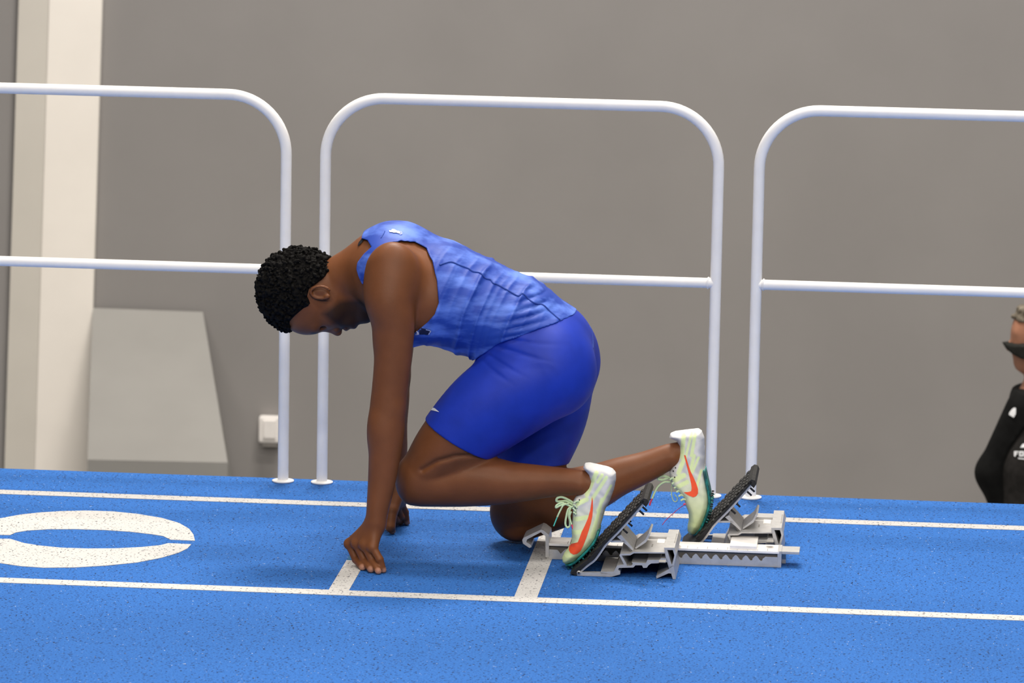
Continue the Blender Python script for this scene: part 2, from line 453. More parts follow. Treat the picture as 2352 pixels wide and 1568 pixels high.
# short hash at the hand and full set-back line at the block
def xat(u, v): return G(u, v)
a = xat(795, 1287); b = xat(832, 1290)
xl = (xat(776, 1320)[0]); xr = (xat(820, 1324)[0])
ground_quad('start_line', [(xl, -.508), (xr, -.508), (xr, a[1]), (xl, a[1])], M['paint'], .0010)
ground_quad('start_line_overpaint', [(xl, a[1]), (xr, a[1]), (xr, .16), (xl, .16)], M['teal'], .0008)
ground_quad('start_line', [(xl, .16), (xr, .16), (xr, .508), (xl, .508)], M['paint'], .0010)
x2l = xat(1206, 1310)[0]; x2r = xat(1254, 1320)[0]
ground_quad('set_back_line', [(x2l, -.508), (x2r, -.508), (x2r, .508), (x2l, .508)], M['paint'], .0010)
# lane number 0: two stencilled half rings
zA = zoomer(0, 880, 3.016)
top_out = [(1350, 1092), (1340, 1050), (1310, 1010), (1240, 970), (1120, 935), (960, 908), (780, 890), (600, 884), (430, 888), (280, 897), (140, 912), (0, 938), (-160, 985), (-230, 1020), (-262, 1047)]
top_in = [(70, 1053), (110, 1035), (190, 1022), (330, 1013), (520, 1012), (720, 1018), (900, 1030), (1050, 1047), (1130, 1060), (1180, 1085)]
bot_in = [(1165, 1110), (1110, 1124), (980, 1137), (800, 1146), (600, 1147), (420, 1141), (270, 1126), (170, 1110), (70, 1080)]
bot_out = [(-262, 1075), (-220, 1130), (-120, 1190), (0, 1272-25), (140, 1268), (300, 1279), (520, 1277), (740, 1264), (950, 1243), (1120, 1210), (1240, 1175), (1300, 1145), (1325, 1117)]
for ring in (top_out+top_in, bot_in+bot_out):
    ground_quad('lane_number', [tuple(G(u, v)[:2]) for u, v in zA(ring)], M['paint'])

# leaning column at the far left
def slab(name, px, Yf, Yb, m, parent=None):
    bm = bmesh.new()
    # side-view quad given in pixels at the front plane, extended well past top and bottom, pushed back to the wall
    w = [P(u, v, Yf) for u, v in px]
    add_prism(bm, w, (0, Yb-Yf, 0))
    return bmobj(name, bm, m, parent)
def ext(x0, x1, yb, yt, lean=.0306):
    f = lambda x, y: (x-lean*(y-540), y)
    return [f(x0, yb), f(x1, yb), f(x1, yt), f(x0, yt)]
colm = slab('column', ext(97, 218, 1420, -2600), 6.965, YW-.01, M['cream'])
tag(colm, 'cream painted column leaning against the grey wall', 'column', kind='structure')
slab('column_left_strip', ext(26.5, 97.5, 1420, -2600), 6.97, YW-.012, M['cream2'], colm)  # flat strip along the column's left edge, in a greyer tone
# sloping concrete footing beside the column
yt, yb2 = YW-.02, 6.15
A = P(213, 707, yt); B = P(466, 716, yt); C = P(523, 1062, yb2); D = P(201, 1055, yb2)
bm = bmesh.new()
bot = LOW+.0
V = [bm.verts.new(Vector(p)) for p in (A, B, C, D, (D[0], D[1], bot), (C[0], C[1], bot), (C[0], yt, bot), (A[0], yt, bot))]
for f in ((0, 1, 2, 3), (3, 2, 5, 4), (1, 6, 5, 2), (0, 3, 4, 7), (0, 7, 6, 1), (4, 5, 6, 7)):
    bm.faces.new([V[i] for i in f])
tag(bmobj('footing', bm, M['wall_b']), 'light grey sloping concrete footing beside the cream column', 'footing', kind='structure')
# white wall box
a = P(599, 951, YW); b = P(646, 1012, YW)
bm = bmesh.new(); add_box(bm, (a[0], YW-.06, b[2]), (b[0], YW-.004, a[2]), .012)
wb = tag(bmobj('wall_box', bm, M['plastic']), 'small white plastic box mounted low on the grey wall', 'wall box')
bm = bmesh.new(); add_box(bm, (a[0]+.012, YW-.05, b[2]-.018), (b[0]-.008, YW-.004, b[2]+.004), .006)
bmobj('lower_vent', bm, M['ink'], wb)
bm = bmesh.new(); add_box(bm, (a[0]+.02, YW-.068, b[2]+.02), (b[0]-.014, YW-.055, a[2]-.012), .004)
bmobj('face_plate', bm, M['plastic'], wb)

# ------------------------------------------------------------------ railings
YR, HR, HL, TR = .8113, 1.05, .5804, .0148
def railing(x0, x1, label):
    root = empty('railing', (x0, YR, 0))
    tag(root, label, 'railing', 'white tube railings along the track edge')
    R = .158; pts = [(x0, YR, .004)]
    for i in range(17):
        t = math.pi - i/16*math.pi/2; pts.append((x0+R+R*math.cos(t), YR, HR-R+R*math.sin(t)))
    for i in range(17):
        t = math.pi/2 - i/16*math.pi/2; pts.append((x1-R+R*math.cos(t), YR, HR-R+R*math.sin(t)))
    pts.append((x1, YR, .004))
    bm = bmesh.new(); add_tube(bm, pts, TR, 24, False); bmobj('frame_tube', bm, M['rail'], root, True)
    bm = bmesh.new(); add_tube(bm, [(x0+.002, YR, HL), (x1-.002, YR, HL)], TR*.92, 24, False); bmobj('middle_rail', bm, M['rail'], root, True)
    for x in (x0, x1):
        bm = bmesh.new(); add_lathe(bm, (x, YR, 0), [(.029, .0005), (.030, .003), (.0295, .005), (.020, .0068), (TR, .0072)], 36)
        bmobj('base_flange', bm, M['rail'], root, True)
        bm = bmesh.new()
        pts2 = [(x+TR*1.0*math.cos(t)*.2+(.006 if x == x0 else -.006)+ (TR*.92 if x == x0 else -TR*.92), YR+TR*.98*math.cos(t), HL+TR*.98*math.sin(t)) for t in [k/20*2*math.pi for k in range(21)]]
        add_tube(bm, pts2, .0022, 6, False); bmobj('weld', bm, M['rail'], root, True)
    return root
railing(-.5896, .4627, 'white tube railing with rounded corners directly behind the kneeling athlete')
railing(-.6957-1.0523, -.6957, 'white tube railing with rounded corners in front of the cream column')
railing(.5709, .5709+1.0523, 'white tube railing with rounded corners in front of the man in black')

# ================================================================== STARTING BLOCK
blk = empty('starting_block', tuple(G(1500, 1290)))
tag(blk, 'silver aluminium starting block with two black rubber pedals on a toothed centre rail', 'starting block')
Y0 = G(1552, 1330.5)[1]                       # near face of the front pedal unit
YRn = G(1790, 1303)[1]                        # near face of the rail
RW = .078
Xs, Xe = P(1256, 1265, YRn)[0], P(1789, 1290, YRn)[0]
zT = P(1782, 1266, YRn)[2]                    # top of the rail
bm = bmesh.new(); add_box(bm, (Xs, YRn+.007, .003), (Xe-.004, YRn+RW-.007, zT-.006)); rail = bmobj('centre_rail', bm, M['core'], blk)
bm = bmesh.new(); add_box(bm, (Xs, YRn-.002, zT-.006), (Xe, YRn+RW+.002, zT), .0012); bmobj('ruler_strip', bm, M['whiteplate'], rail)
# toothed side plates
pitch = 22.9*PX*1.0; x = Xe-.034
prof = [(Xe-.004, .0005), (Xe-.004, zT*.64), (x, zT*.64), (x-.007, zT*.50)]
while x-.007-pitch > Xs+.03:
    b0 = x-.007
    prof += [(b0-.0005, zT*.40), (b0-.004, zT*.37), (b0-.0075, zT*.44), (b0-.013, zT*.62), (b0-.0165, zT*.68), (b0-.0195, zT*.64), (b0-pitch, zT*.50)]
    x -= pitch
prof += [(x-.012, zT*.36), (x-.02, zT*.60), (Xs, zT*.62), (Xs, .0005)]
for yy in (YRn, YRn+RW-.0045):
    bm = bmesh.new(); add_prism(bm, [(p[0], yy, p[1]) for p in prof], (0, .0045, 0)); bmobj('toothed_plate', bm, M['alu'], rail)
# ruler ticks
for k in range(22):
    xx = Xe-.03-k*pitch
    if xx < Xs+.03: break
    bm = bmesh.new(); add_box(bm, (xx, YRn+.001, zT), (xx+.0016, YRn+(.016 if k % 2 else .030), zT+.0004)); bmobj('ruler_mark', bm, M['ink'], rail)
# end plate, tail strip
bm = bmesh.new(); add_box(bm, (Xe-.004, YRn-.001, 0.0), (Xe+.006, YRn+RW, zT+.001), .001); bmobj('end_plate', bm, M['alu'], rail)
t0 = P(1790, 1255, YRn+.03); t1 = P(1834, 1262, YRn+.03)
bm = bmesh.new(); add_box(bm, (Xe, YRn+.008, zT-.008), (t1[0]+.003, YRn+RW-.004, zT-.001), .001); bmobj('tail_strip', bm, M['alu'], rail)
bm = bmesh.new(); add_box(bm, (Xe+.006, YRn+.05, 0.0), (Xe+.016, YRn+.058, zT-.008), .001); bmobj('tail_leg', bm, M['alu'], rail)
# front hook
zH = zoomer(1180, 1040, 5.059)
hook = [(98, 1012), (115, 985), (315, 890), (345, 900), (408, 950), (410, 1212), (368, 1212), (368, 968), (315, 920), (152, 1005), (147, 1035), (200, 1068), (206, 1094), (180, 1102), (108, 1052)]
bm = bmesh.new(); pts = [P(u, v, YRn-.004) for u, v in zH(hook)]
zmin = min(p[2] for p in pts)
for p in pts: p[2] = max(p[2], .001)
add_prism(bm, pts, (0, RW+.008, 0)); bmobj('carry_hook', bm, M['alu'], rail)

zB = zoomer(1300, 1180, 8.4)
UW = .222
def pbk(pts, Y): return [P(u, v, Y) for u, v in zB(pts)]
def floor_clip(pts):
    for p in pts: p[2] = max(p[2], .0008)
    return pts
def pedal_unit():
    bm = bmesh.new()
    polys = [
        [(670, 1110), (920, 1112), (962, 1035), (985, 995), (1120, 972), (1180, 1000), (1260, 1000), (1290, 962), (1268, 932), (1540, 950), (1570, 888), (1800, 888), (1832, 855), (1945, 855), (2000, 1040), (1955, 935), (1900, 915), (1830, 930), (1780, 950), (1640, 955), (1590, 990), (1560, 1036), (1490, 1040), (1465, 990), (1340, 990), (1300, 1032), (1020, 1040), (1005, 1080), (1045, 1105), (1045, 1165), (870, 1240), (865, 1160), (670, 1145)],
        [(1030, 795), (1055, 766), (1230, 766), (1300, 731), (1905, 738), (1905, 762), (1310, 758), (1240, 798), (1075, 802), (1160, 950), (1180, 1002), (1118, 975)],
        [(1890, 648), (2095, 653), (2102, 697), (1900, 692)],
        [(1898, 690), (1952, 690), (2022, 930), (2055, 1010), (1993, 1062), (1928, 855)],
        [(2062, 695), (2102, 690), (2132, 780), (2080, 1012), (2035, 1012), (2092, 800)],
        [(1985, 1020), (2075, 995), (2116, 1272), (2060, 1276), (2030, 1150)],
        [(1740, 1200), (1997, 1058), (2045, 1152), (1980, 1143), (1746, 1262)]]
    for pl in polys: add_prism(bm, floor_clip(pbk(pl, Y0)), (0, UW, 0))
    base = bmobj('base_bracket', bm, M['alu'], blk)
    # pivot arms
    arm = [(270, 1125), (680, 1128), (870, 1160), (865, 1240), (280, 1212), (222, 1200), (205, 1165), (222, 1130)]
    for yo in (0, UW-.012):
        bm = bmesh.new(); add_prism(bm, [(p[0], p[1]+yo, p[2]) for p in floor_clip(pbk(arm, Y0))], (0, .012, 0)); bmobj('pivot_arm', bm, M['alu'], base)
    c = P(*zB([(247, 1163)])[0], Y0)
    bm = bmesh.new(); add_tube(bm, [(c[0], Y0-.002, max(c[2], .0085)), (c[0], Y0+UW+.002, max(c[2], .0085))], .0052, 14); bmobj('pivot_pin', bm, M['alu'], base, True)
    bm = bmesh.new(); add_tube(bm, [(c[0], Y0-.0025, max(c[2], .0085)), (c[0], Y0+.001, max(c[2], .0085))], .0026, 12); bmobj('pin_hole', bm, M['bolt'], base, True)
    # pedal plate (curved aluminium)
    zP = zoomer(1180, 1040, 5.059)
    mid = [(762, 1372), (850, 1300), (930, 1240), (985, 1170), (1050, 1075), (1110, 1010), (1200, 920), (1300, 812), (1400, 700), (1500, 585)]
    def off(pts, d):
        o = []
        for i, p in enumerate(pts):
            a = np.array(pts[max(i-1, 0)], float); b = np.array(pts[min(i+1, len(pts)-1)], float); t = (b-a)/np.linalg.norm(b-a)
            o.append((p[0]+t[1]*-d*-1*-1, p[1]+t[0]*d*1) if False else (p[0]-t[1]*d, p[1]+t[0]*d))
        return o
    up = smooth_pts(off(mid, 0), 4); dn = smooth_pts(off(mid, 24), 4)
    w = lambda pts, Y: [P(u, v, Y) for u, v in zP([tuple(q) for q in pts])]
    bm = bmesh.new(); add_prism(bm, w(up+dn[::-1], Y0+.004), (0, UW-.03, 0)); plate = bmobj('pedal_plate', bm, M['alu'], base)
    # rubber pad on the plate
    padlo = [(655, 1400), (730, 1432), (762, 1378)]+[tuple(p) for p in mid[1:]]+[(1518, 560)]
    padup = [(1502, 545), (1470, 590), (1375, 690), (1275, 800), (1170, 915), (1075, 1010), (1010, 1075), (930, 1165), (860, 1240), (740, 1330)]
    pts = w(padlo+padup, Y0)
    zm = min(p[2] for p in pts)
    for p in pts: p[2] = max(p[2], .001)
    bm = bmesh.new(); add_prism(bm, pts, (0, UW-.018, 0)); pad = bmobj('rubber_pad', bm, M['rubber'], base)
    # tread studs on the pad face: rows of raised bars
    A0 = w([(845, 1253)], Y0)[0]; A1 = w([(1495, 556)], Y0)[0]
    ax = Vector(A1-A0); L = ax.length; ax.normalize(); nrm = Vector((-ax.z, 0, ax.x)).normalized()
    if nrm.z < 0: nrm = -nrm
    bm = bmesh.new(); nrow = 15
    for i in range(nrow):
        s = (i+.2)/nrow*L
        for j in range(5):
            y = Y0+.006+j*(UW-.03)/5+(.012 if i % 2 else 0)
            p = Vector(A0)+ax*s; e = .0026
            if y+.028 > Y0+UW-.019: continue
            q = [p, p+ax*.012, p+ax*.010+nrm*e, p+ax*.002+nrm*e]
            add_prism(bm, [(v.x, y, v.z) for v in q], (0, .028, 0))
    tr = bmobj('pad_tread', bm, M['rubber_t'], base)
    # rolled rubber lip over the top of the plate
    e1 = Vector(A1); bm = bmesh.new()
    q = [e1-ax*.004+nrm*.004, e1+ax*.007+nrm*.002, e1+ax*.011-nrm*.006, e1+ax*.007-nrm*.015, e1-ax*.006-nrm*.017]
    add_prism(bm, [(v.x, Y0, v.z) for v in q], (0, UW-.018, 0)); bmobj('pad_lip', bm, M['rubber_t'], base)
    # strut and notched lever
    def plate2(pts, y0, y1, name, m=M['alu']):
        bm = bmesh.new(); add_prism(bm, pbk(pts, y0), (0, y1-y0, 0)); return bmobj(name, bm, m, base)
    plate2([(985, 440), (1060, 400), (1310, 680), (1290, 715), (1215, 640), (1040, 490)], Y0+.02, Y0+.165, 'strut')
    plate2([(870, 512), (1110, 512), (1160, 560), (1110, 548), (870, 548), (840, 530)], Y0+.02, Y0+.15, 'catch_plate')
    plate2([(1330, 655), (1352, 672), (1545, 545), (1630, 392), (1598, 370), (1525, 500)], Y0+.03, Y0+.15, 'height_lever')
    plate2([(1230, 600), (1300, 735), (1260, 735), (1190, 640)], Y0+.03, Y0+.15, 'strut_foot', M['alu_d'])
    # black bolts along the back of the plate
    for (u, v) in ((1500, 620), (1465, 665), (1330, 800), (1275, 880)):
        c = w([(u+8, v+6)], Y0+.02)[0]; d = -np.array(nrm)
        for yy in (.012, .15):
            bm = bmesh.new(); q0 = np.array([c[0], Y0+yy, c[2]]); add_tube(bm, [q0-d*.004, q0+d*.012], .0026, 8); bmobj('bolt', bm, M['bolt'], base, True)
    # engraved slot on the rear post
    c = pbk([(1985, 590), (2010, 590)], Y0)
    zt = P(*zB([(1990, 651)])[0], Y0)
    bm = bmesh.new(); add_box(bm, (zt[0]+.009, Y0+.06, zt[2]+.0003), (zt[0]+.0115, Y0+.17, zt[2]+.0008)); bmobj('engraved_slot', bm, M['ink'], base)
    zw = P(*zB([(1600, 738)])[0], Y0)[2]
    def top_box(u0, v0, u1, v1, h0, h1, name, m):
        a = G(*zB([(u0, v1)])[0], zw); b = G(*zB([(u1, v0)])[0], zw); q = G(*zB([(u1, v1)])[0], zw)
        bm = bmesh.new(); add_box(bm, (a[0], a[1], zw+h0), (q[0], b[1], zw+h1), .0006); return bmobj(name, bm, m, base)
    top_box(1640, 590, 1880, 640, -.001, .0006, 'slot', M['alu_d'])  # slots are thin dark plates, the cavity shade is painted
    top_box(1590, 415, 1960, 480, .0, .007, 'cross_bar', M['alu'])
    top_box(1750, 505, 1900, 575, .0, .003, 'slider_plate', M['whiteplate'])
    top_box(1790, 808, 1925, 848, -.012, -.010, 'slot', M['alu_d'])
    return base
unit = pedal_unit()
DX, DY = .254, .288
def copy_part(o, parent, dx, dy):
    c = o.copy(); COL.objects.link(c); c.parent = parent
    return c
u2 = unit.copy(); COL.objects.link(u2); u2.parent = blk; u2.matrix_parent_inverse = unit.matrix_parent_inverse.copy(); u2.location = (DX, DY, 0)
for ch in list(unit.children):
    c = ch.copy(); COL.objects.link(c); c.parent = u2; c.matrix_parent_inverse = ch.matrix_parent_inverse.copy()
# white saddle clamp of the rear unit over the rail
s0 = P(1676, 1262, YRn+.01); s1 = P(1738, 1264, YRn+.01)
bm = bmesh.new(); add_box(bm, (s0[0], YRn+.004, zT), (s1[0], YRn+RW+.05, zT+.010), .001); bmobj('saddle_clamp', bm, M['whiteplate'], rail)
bm = bmesh.new(); add_box(bm, (s0[0]-DX, YRn-.05, zT), (s1[0]-DX, YRn+RW-.004, zT+.010), .001); bmobj('saddle_clamp', bm, M['whiteplate'], rail)

# ================================================================== ATHLETE
ath = empty('person', tuple(G(1190, 1245)))
tag(ath, 'athlete in blue singlet and shorts kneeling in the starting block, fingertips on the track', 'person')
def mirF(p):
    return np.array([p[0]-.040*min(max((p[2]-.08)/.22, 0), 1)+.002, -p[1], p[2]])
def mirH(p):
    xc = P(864, 1196, -.245)[0]
    return np.array([xc+(p[0]-xc)*.55+.004, -p[1], p[2]])
mir = lambda dx=0.0: (lambda p: np.array([p[0]+dx, -p[1], p[2]]))
def tseg(n0, n1, k):
    (u, v, a, b), (u2_, v2_, a2, b2_) = n0, n1
    return ecap(P(u, v, 0), P(u2_, v2_, 0), a*PX, b, a2*PX, b2_, k)
TN = [(866, 618, 62, .10), (908, 628, 100, .160), (1000, 668, 108, .172), (1085, 702, 101, .158), (1176, 738, 96, .150), (1262, 795, 98, .160)]
TORSO = [tseg(TN[i], TN[i+1], .03) for i in range(len(TN)-1)]
for sgn in (-1, 1):
    # shoulder blade, trapezius and lat, symmetric about the spine
    for (u, v, y, r, fl) in ((945, 628, .125, 66, .8), (985, 690, .125, 70, .7), (905, 600, .10, 55, 1.0), (935, 720, .09, 60, .8)):
        p = P(u, v, 0); TORSO.append(ell((p[0], sgn*y, p[2]), (r*PX, r*PX*fl, r*PX), .03))
for (u, v, a_, b_, c_) in ((898, 578, 64, .095, 62), (930, 585, 66, .10, 58)):
    TORSO.append(ell(P(u, v, 0), (a_*PX, b_, c_*PX), .03))
NECK = [ecap(P(766, 645, 0), P(850, 612, 0), 50*PX, 50*PX, 66*PX, .072, .03)]
HIPS = []
for sgn in (-1, 1):
    p = P(1287, 838, 0); HIPS.append(ell((p[0], sgn*.080, p[2]), (82*PX, .092, 92*PX), .025))
    p = P(1245, 800, 0); HIPS.append(ell((p[0], sgn*.10, p[2]), (80*PX, .075, 78*PX), .03))
THL = limb([(1255, 858, -.098, 98), (1190, 893, -.105, 101), (1110, 950, -.112, 95), (1025, 1030, -.118, 76), (972, 1090, -.120, 56)], .03)
THR = limb([(1272, 845, .098, 92), (1258, 950, .105, 88), (1217, 1055, .112, 82), (1190, 1165, .118, 62)], .03)
SHL = limb([(970, 1106, -.120, 57), (1070, 1107, -.125, 56), (1160, 1108, -.132, 49), (1260, 1106, -.142, 36), (1318, 1107, -.149, 30, .95), (1345, 1109, -.150, 28, .8), (1368, 1113, -.151, 24, .8)], .018)
SHR = limb([(1190, 1182, .118, 63), (1300, 1150, .125, 57), (1400, 1103, .130, 47), (1480, 1073, .138, 37), (1530, 1051, .144, 31, .95), (1558, 1042, .146, 28, .8), (1588, 1035, .147, 24, .8)], .018)
FOOT = limb([(1368, 1112, -.151, 24, .8), (1352, 1180, -.151, 22, .9), (1325, 1250, -.151, 16)], .015) + limb([(1588, 1035, .147, 24, .8), (1596, 1100, .147, 23, .9), (1600, 1180, .147, 16)], .015)
KNEE = [ell(P(948, 1108, -.12), (36*PX, .05, 52*PX), .03)]
# ankle bones, calf swell
MISC = [ball(P(1333, 1115, -.164), 15*PX, .014), ball(P(1545, 1052, .128), 15*PX, .014),
        ell(P(1095, 1090, -.128), (75*PX, .05, 40*PX), .03), ell(P(1340, 1118, .13), (75*PX, .05, 42*PX), .03)]
ARM = [(902, 622, -.160, 58), (894, 690, -.195, 55), (905, 760, -.205, 45), (902, 830, -.210, 42.5), (896, 890, -.214, 41), (890, 935, -.218, 40), (888, 985, -.222, 41), (883, 1050, -.230, 36), (876, 1110, -.236, 31), (868, 1165, -.242, 26, 1.15), (864, 1196, -.245, 24, 1.2)]
ARMS = limb(ARM, .016) + limb(ARM, .016, mirF)
for mm in (lambda p: p, mirF):
    for (u, v, y, r) in ((902, 640, -.185, (54*PX, .042, 80*PX)), (918, 740, -.205, (28*PX, .035, 62*PX)), (880, 770, -.205, (22*PX, .032, 50*PX)), (905, 935, -.222, (24*PX, .03, 30*PX)), (872, 990, -.23, (26*PX, .032, 55*PX))):
        ARMS.append(ell(mm(P(u, v, y)), r, .035 if v == 640 else .016))
# hands: wrist, palm, four fingers bent at the knuckles, thumb on the inner side
def gz(u, v, r):
    p = G(u, v, r); return np.array([p[0], p[1], r])
TIPS = {}
def hand(mm, key):
    pr = []; wr = P(864, 1196, -.245)
    mcp = [P(803, 1249, -.214), P(820, 1249, -.240), P(838, 1251, -.262), P(857, 1258, -.280)]
    pip = [P(818, 1284, -.228), P(838, 1287, -.254), P(856, 1288, -.276), P(872, 1284, -.293)]
    tip = [gz(833, 1303, .0075), gz(852, 1308, .0078), gz(869, 1311.5, .0078), gz(881, 1309, .0072)]
    rad = [.0112, .0115, .0110, .0100]
    for i in range(4):
        rr = rad[i]
        w0 = wr+(mcp[i]-wr)*.12
        pr.append(ecap(mm(w0), mm(mcp[i]), .017, .017, rr*1.22, rr*1.22, .014))
        pr.append(ball(mm(mcp[i]+np.array([-.001, -.001, .001])), rr*1.18, .006))
    # palm body
    pc = (mcp[1]+mcp[2]+wr*1.2)/3.2
    pr.append(ecap(mm(wr*.6+pc*.4+np.array([.006, .01, 0])), mm((mcp[1]+mcp[2])/2+np.array([.010, .004, -.002])), .018, .026, .014, .030, .014, side=np.array([.6, -.8, 0]) if key == 'near' else np.array([.4, .9, 0])))
    for i in range(4):
        rr = rad[i]
        pr.append(ecap(mm(mcp[i]), mm(pip[i]), rr*1.02, rr*1.02, rr*.95, rr*.95, .0015))
        pr.append(ecap(mm(pip[i]), mm(tip[i]), rr*.95, rr*.95, rr*.74, rr*.74, .0015))
        pr.append(ball(mm(pip[i]), rr*.98, .002))
    # thumb
    th = [wr+np.array([0, .012, -.012]), P(848, 1240, -.190), P(846, 1272, -.168), gz(852, 1283, .009)]
    for a_, b_, r0, r1 in ((th[0], th[1], .019, .015), (th[1], th[2], .0145, .0120), (th[2], th[3], .0120, .0090)):
        pr.append(ecap(mm(a_), mm(b_), r0, r0, r1, r1, .006))
    TIPS[key] = [(mm(p), mm(t)) for p, t in zip(pip, tip)]+[(mm(th[2]), mm(th[3]))]
    return pr
HANDS = hand(lambda p: p, 'near') + hand(mirH, 'far')
# head: face turned down, crown to the left
HY = 0.0
def hp(u, v, y=0.0):
    p = P(u, v, HY-abs(y)); p[1] = HY+y; return p
SKULL = [ell(hp(690, 668), (86*PX, .075, 84*PX), .02), ell(hp(715, 690), (70*PX, .070, 72*PX), .03)]
HEAD = list(SKULL)
HEAD += [ell(hp(705, 726), (46*PX, .058, 39*PX), .02),                              # forehead
         ell(hp(722, 742, -.026), (16*PX, .026, 21*PX), .012), ell(hp(722, 742, .026), (16*PX, .026, 21*PX), .012),   # brow ridge
         ecap(hp(775, 690), hp(826, 706), 52*PX, .056, 30*PX, .036, .025),          # jaw
         ell(hp(765, 715), (36*PX, .058, 38*PX), .02),                              # cheeks
         ell(hp(798, 733), (30*PX, .034, 21*PX), .015),                             # mouth mass
         ell(hp(838, 722), (22*PX, .026, 21*PX), .012),                             # chin
         ecap(hp(738, 748), hp(770, 757), 9*PX, .011, 11*PX, .014, .010),           # nose bridge
         ball(hp(776, 762), 9.5*PX, .006),                                          # nose tip
         ball(hp(772, 755, -.014), 8*PX, .006), ball(hp(772, 755, .014), 8*PX, .006),
         ell(hp(796, 750), (8.5*PX, .024, 9.5*PX), .004),                           # lips
         ell(hp(813, 747), (8.0*PX, .021, 9.0*PX), .004)]
for sg in (-1, 1):
    c = hp(737, 671, sg*.078)
    ang = math.radians(-8)
    pts = []
    for k in range(15):
        t = k/14*math.pi*1.62+math.pi*.15
        pts.append(c+np.array([-math.cos(t)*23*PX*-1, sg*(.004+.004*math.sin(t)), math.sin(t)*14.5*PX]))
    for a_, b_ in zip(pts[:-1], pts[1:]): HEAD.append(ecap(a_, b_, .0036, .0036, .0036, .0036, .002))
    HEAD.append(ell(c+np.array([-.002, -sg*.006, 0]), (21*PX, .009, 13*PX), .004))
    HEAD.append(ell(c+np.array([.016, sg*.001, -.010]), (7*PX, .006, 6*PX), .004))
BODY_PRIMS = TORSO+NECK+HIPS+THL+THR
g = Grid((P(585, 700, 0)[0]-.01, -.33, -.006), (P(1625, 1000, 0)[0], .33, P(900, 500, 0)[2]+.02), .003)
g.add(TORSO+NECK+HIPS+THR+THL)
g.add(SHR+KNEE)
# the folded front leg keeps a crease between thigh and calf: blended separately
g.add([(f, l, h, .004) for i, (f, l, h, k) in enumerate(SHL)])
g.add(MISC+FOOT+ARMS+HANDS+HEAD)
# skin fold behind the bent front knee
cr = xz([(1120, 1050), (1085, 1045), (1045, 1046), (1005, 1058), (968, 1081)], -.19)
b = g.block((P(930, 1100, -.2)[0], -.26, P(930, 1120, -.2)[2]), (P(1150, 1100, -.2)[0], -.12, P(930, 1000, -.2)[2])); sl, x, y, z = b
dl = np.full((x.shape[0], z.shape[2]), 9., np.float32); X_, Z_ = x[:, 0, 0][:, None], z[0, 0][None, :]
for (ax_, az_), (bx_, bz_) in zip(cr[:-1], cr[1:]):
    e = (bx_-ax_, bz_-az_); t = np.clip(((X_-ax_)*e[0]+(Z_-az_)*e[1])/(e[0]**2+e[1]**2), 0, 1)
    dl = np.minimum(dl, np.hypot(X_-ax_-t*e[0], Z_-az_-t*e[1]))
g.a[sl] = g.a[sl]+(.0075*np.exp(-(dl/.0052)**2))[:, None, :]*np.clip((-.125-y)/.02, 0, 1)
# eye sockets and ear hollows pressed in
for c, r in ((hp(741, 750, -.033), .008), (hp(741, 750, .033), .008)):
    b = g.block(c-.03, c+.03); sl, x, y, z = b
    d = np.sqrt((x-c[0])**2+(y-c[1])**2+(z-c[2])**2)-r; g.a[sl] = smax(g.a[sl], -d, .008)
b = g.block(g.lo, (g.lo[0]+2, .4, .05)); sl, x, y, z = b
g.a[sl] = np.maximum(g.a[sl], -(z-.0006))
me = g.mesh('body')
v = verts_of(me)
# relax the limbs and trunk a little; face, ears and hands keep their detail
ed = np.zeros(len(me.edges)*2, np.int32); me.edges.foreach_get('vertices', ed); ed = ed.reshape(-1, 2)
deg = np.bincount(ed.ravel(), minlength=len(v))[:, None]
keep = ((v[:, 0] < P(800, 650, 0)[0]) | ((v[:, 2] < .125) & (v[:, 0] < P(915, 1200, 0)[0]+.03)))[:, None]
for _ in range(5):
    sm = np.stack([np.bincount(ed[:, 0], v[ed[:, 1], i], len(v))+np.bincount(ed[:, 1], v[ed[:, 0], i], len(v)) for i in range(3)], 1)/deg
    v = np.where(keep, v, v*.4+sm*.6).astype(np.float32)
me.vertices.foreach_set('co', v.ravel()); me.update()
tone = np.tile(np.array([.172, .059, .0205], np.float32), (len(v), 1))
# beard and brows: darker pigment along the jaw, upper lip and brow
beard = poly2(xz([(748, 712), (785, 684), (838, 680), (870, 690), (872, 760), (818, 768), (806, 752), (783, 757), (778, 742)], 0), v[:, 0], v[:, 2])
fb = np.clip(.5-beard/.016, 0, 1)[:, None]*.85
tone = tone*(1-fb)+np.array([.016, .011, .008])*fb
br = np.min([np.linalg.norm((v-hp(722, 766, s*.028))*np.array([1.2, .6, 1]), axis=1) for s in (-1, 1)], axis=0)
fb = np.clip((.014-br)/.006, 0, 1)[:, None]*.8; tone = tone*(1-fb)+np.array([.012, .009, .007])*fb
lip = np.minimum(np.linalg.norm((v-hp(797, 755))*np.array([1, .5, 1]), axis=1), np.linalg.norm((v-hp(814, 751))*np.array([1, .5, 1]), axis=1))
fb = np.clip((.012-lip)/.004, 0, 1)[:, None]*.6; tone = tone*(1-fb)+np.array([.10, .045, .038])*fb
# paler fingertips
for key in TIPS:
    for p_, t_ in TIPS[key]:
        dd = np.linalg.norm(v-(t_+np.array([0, 0, -.001])), axis=1); fb = np.clip((.0115-dd)/.004, 0, 1)[:, None]*.85
        tone = tone*(1-fb)+np.array([.48, .24, .165])*fb
set_tone(me, tone)
body = link('body', me, M['skin'], ath)
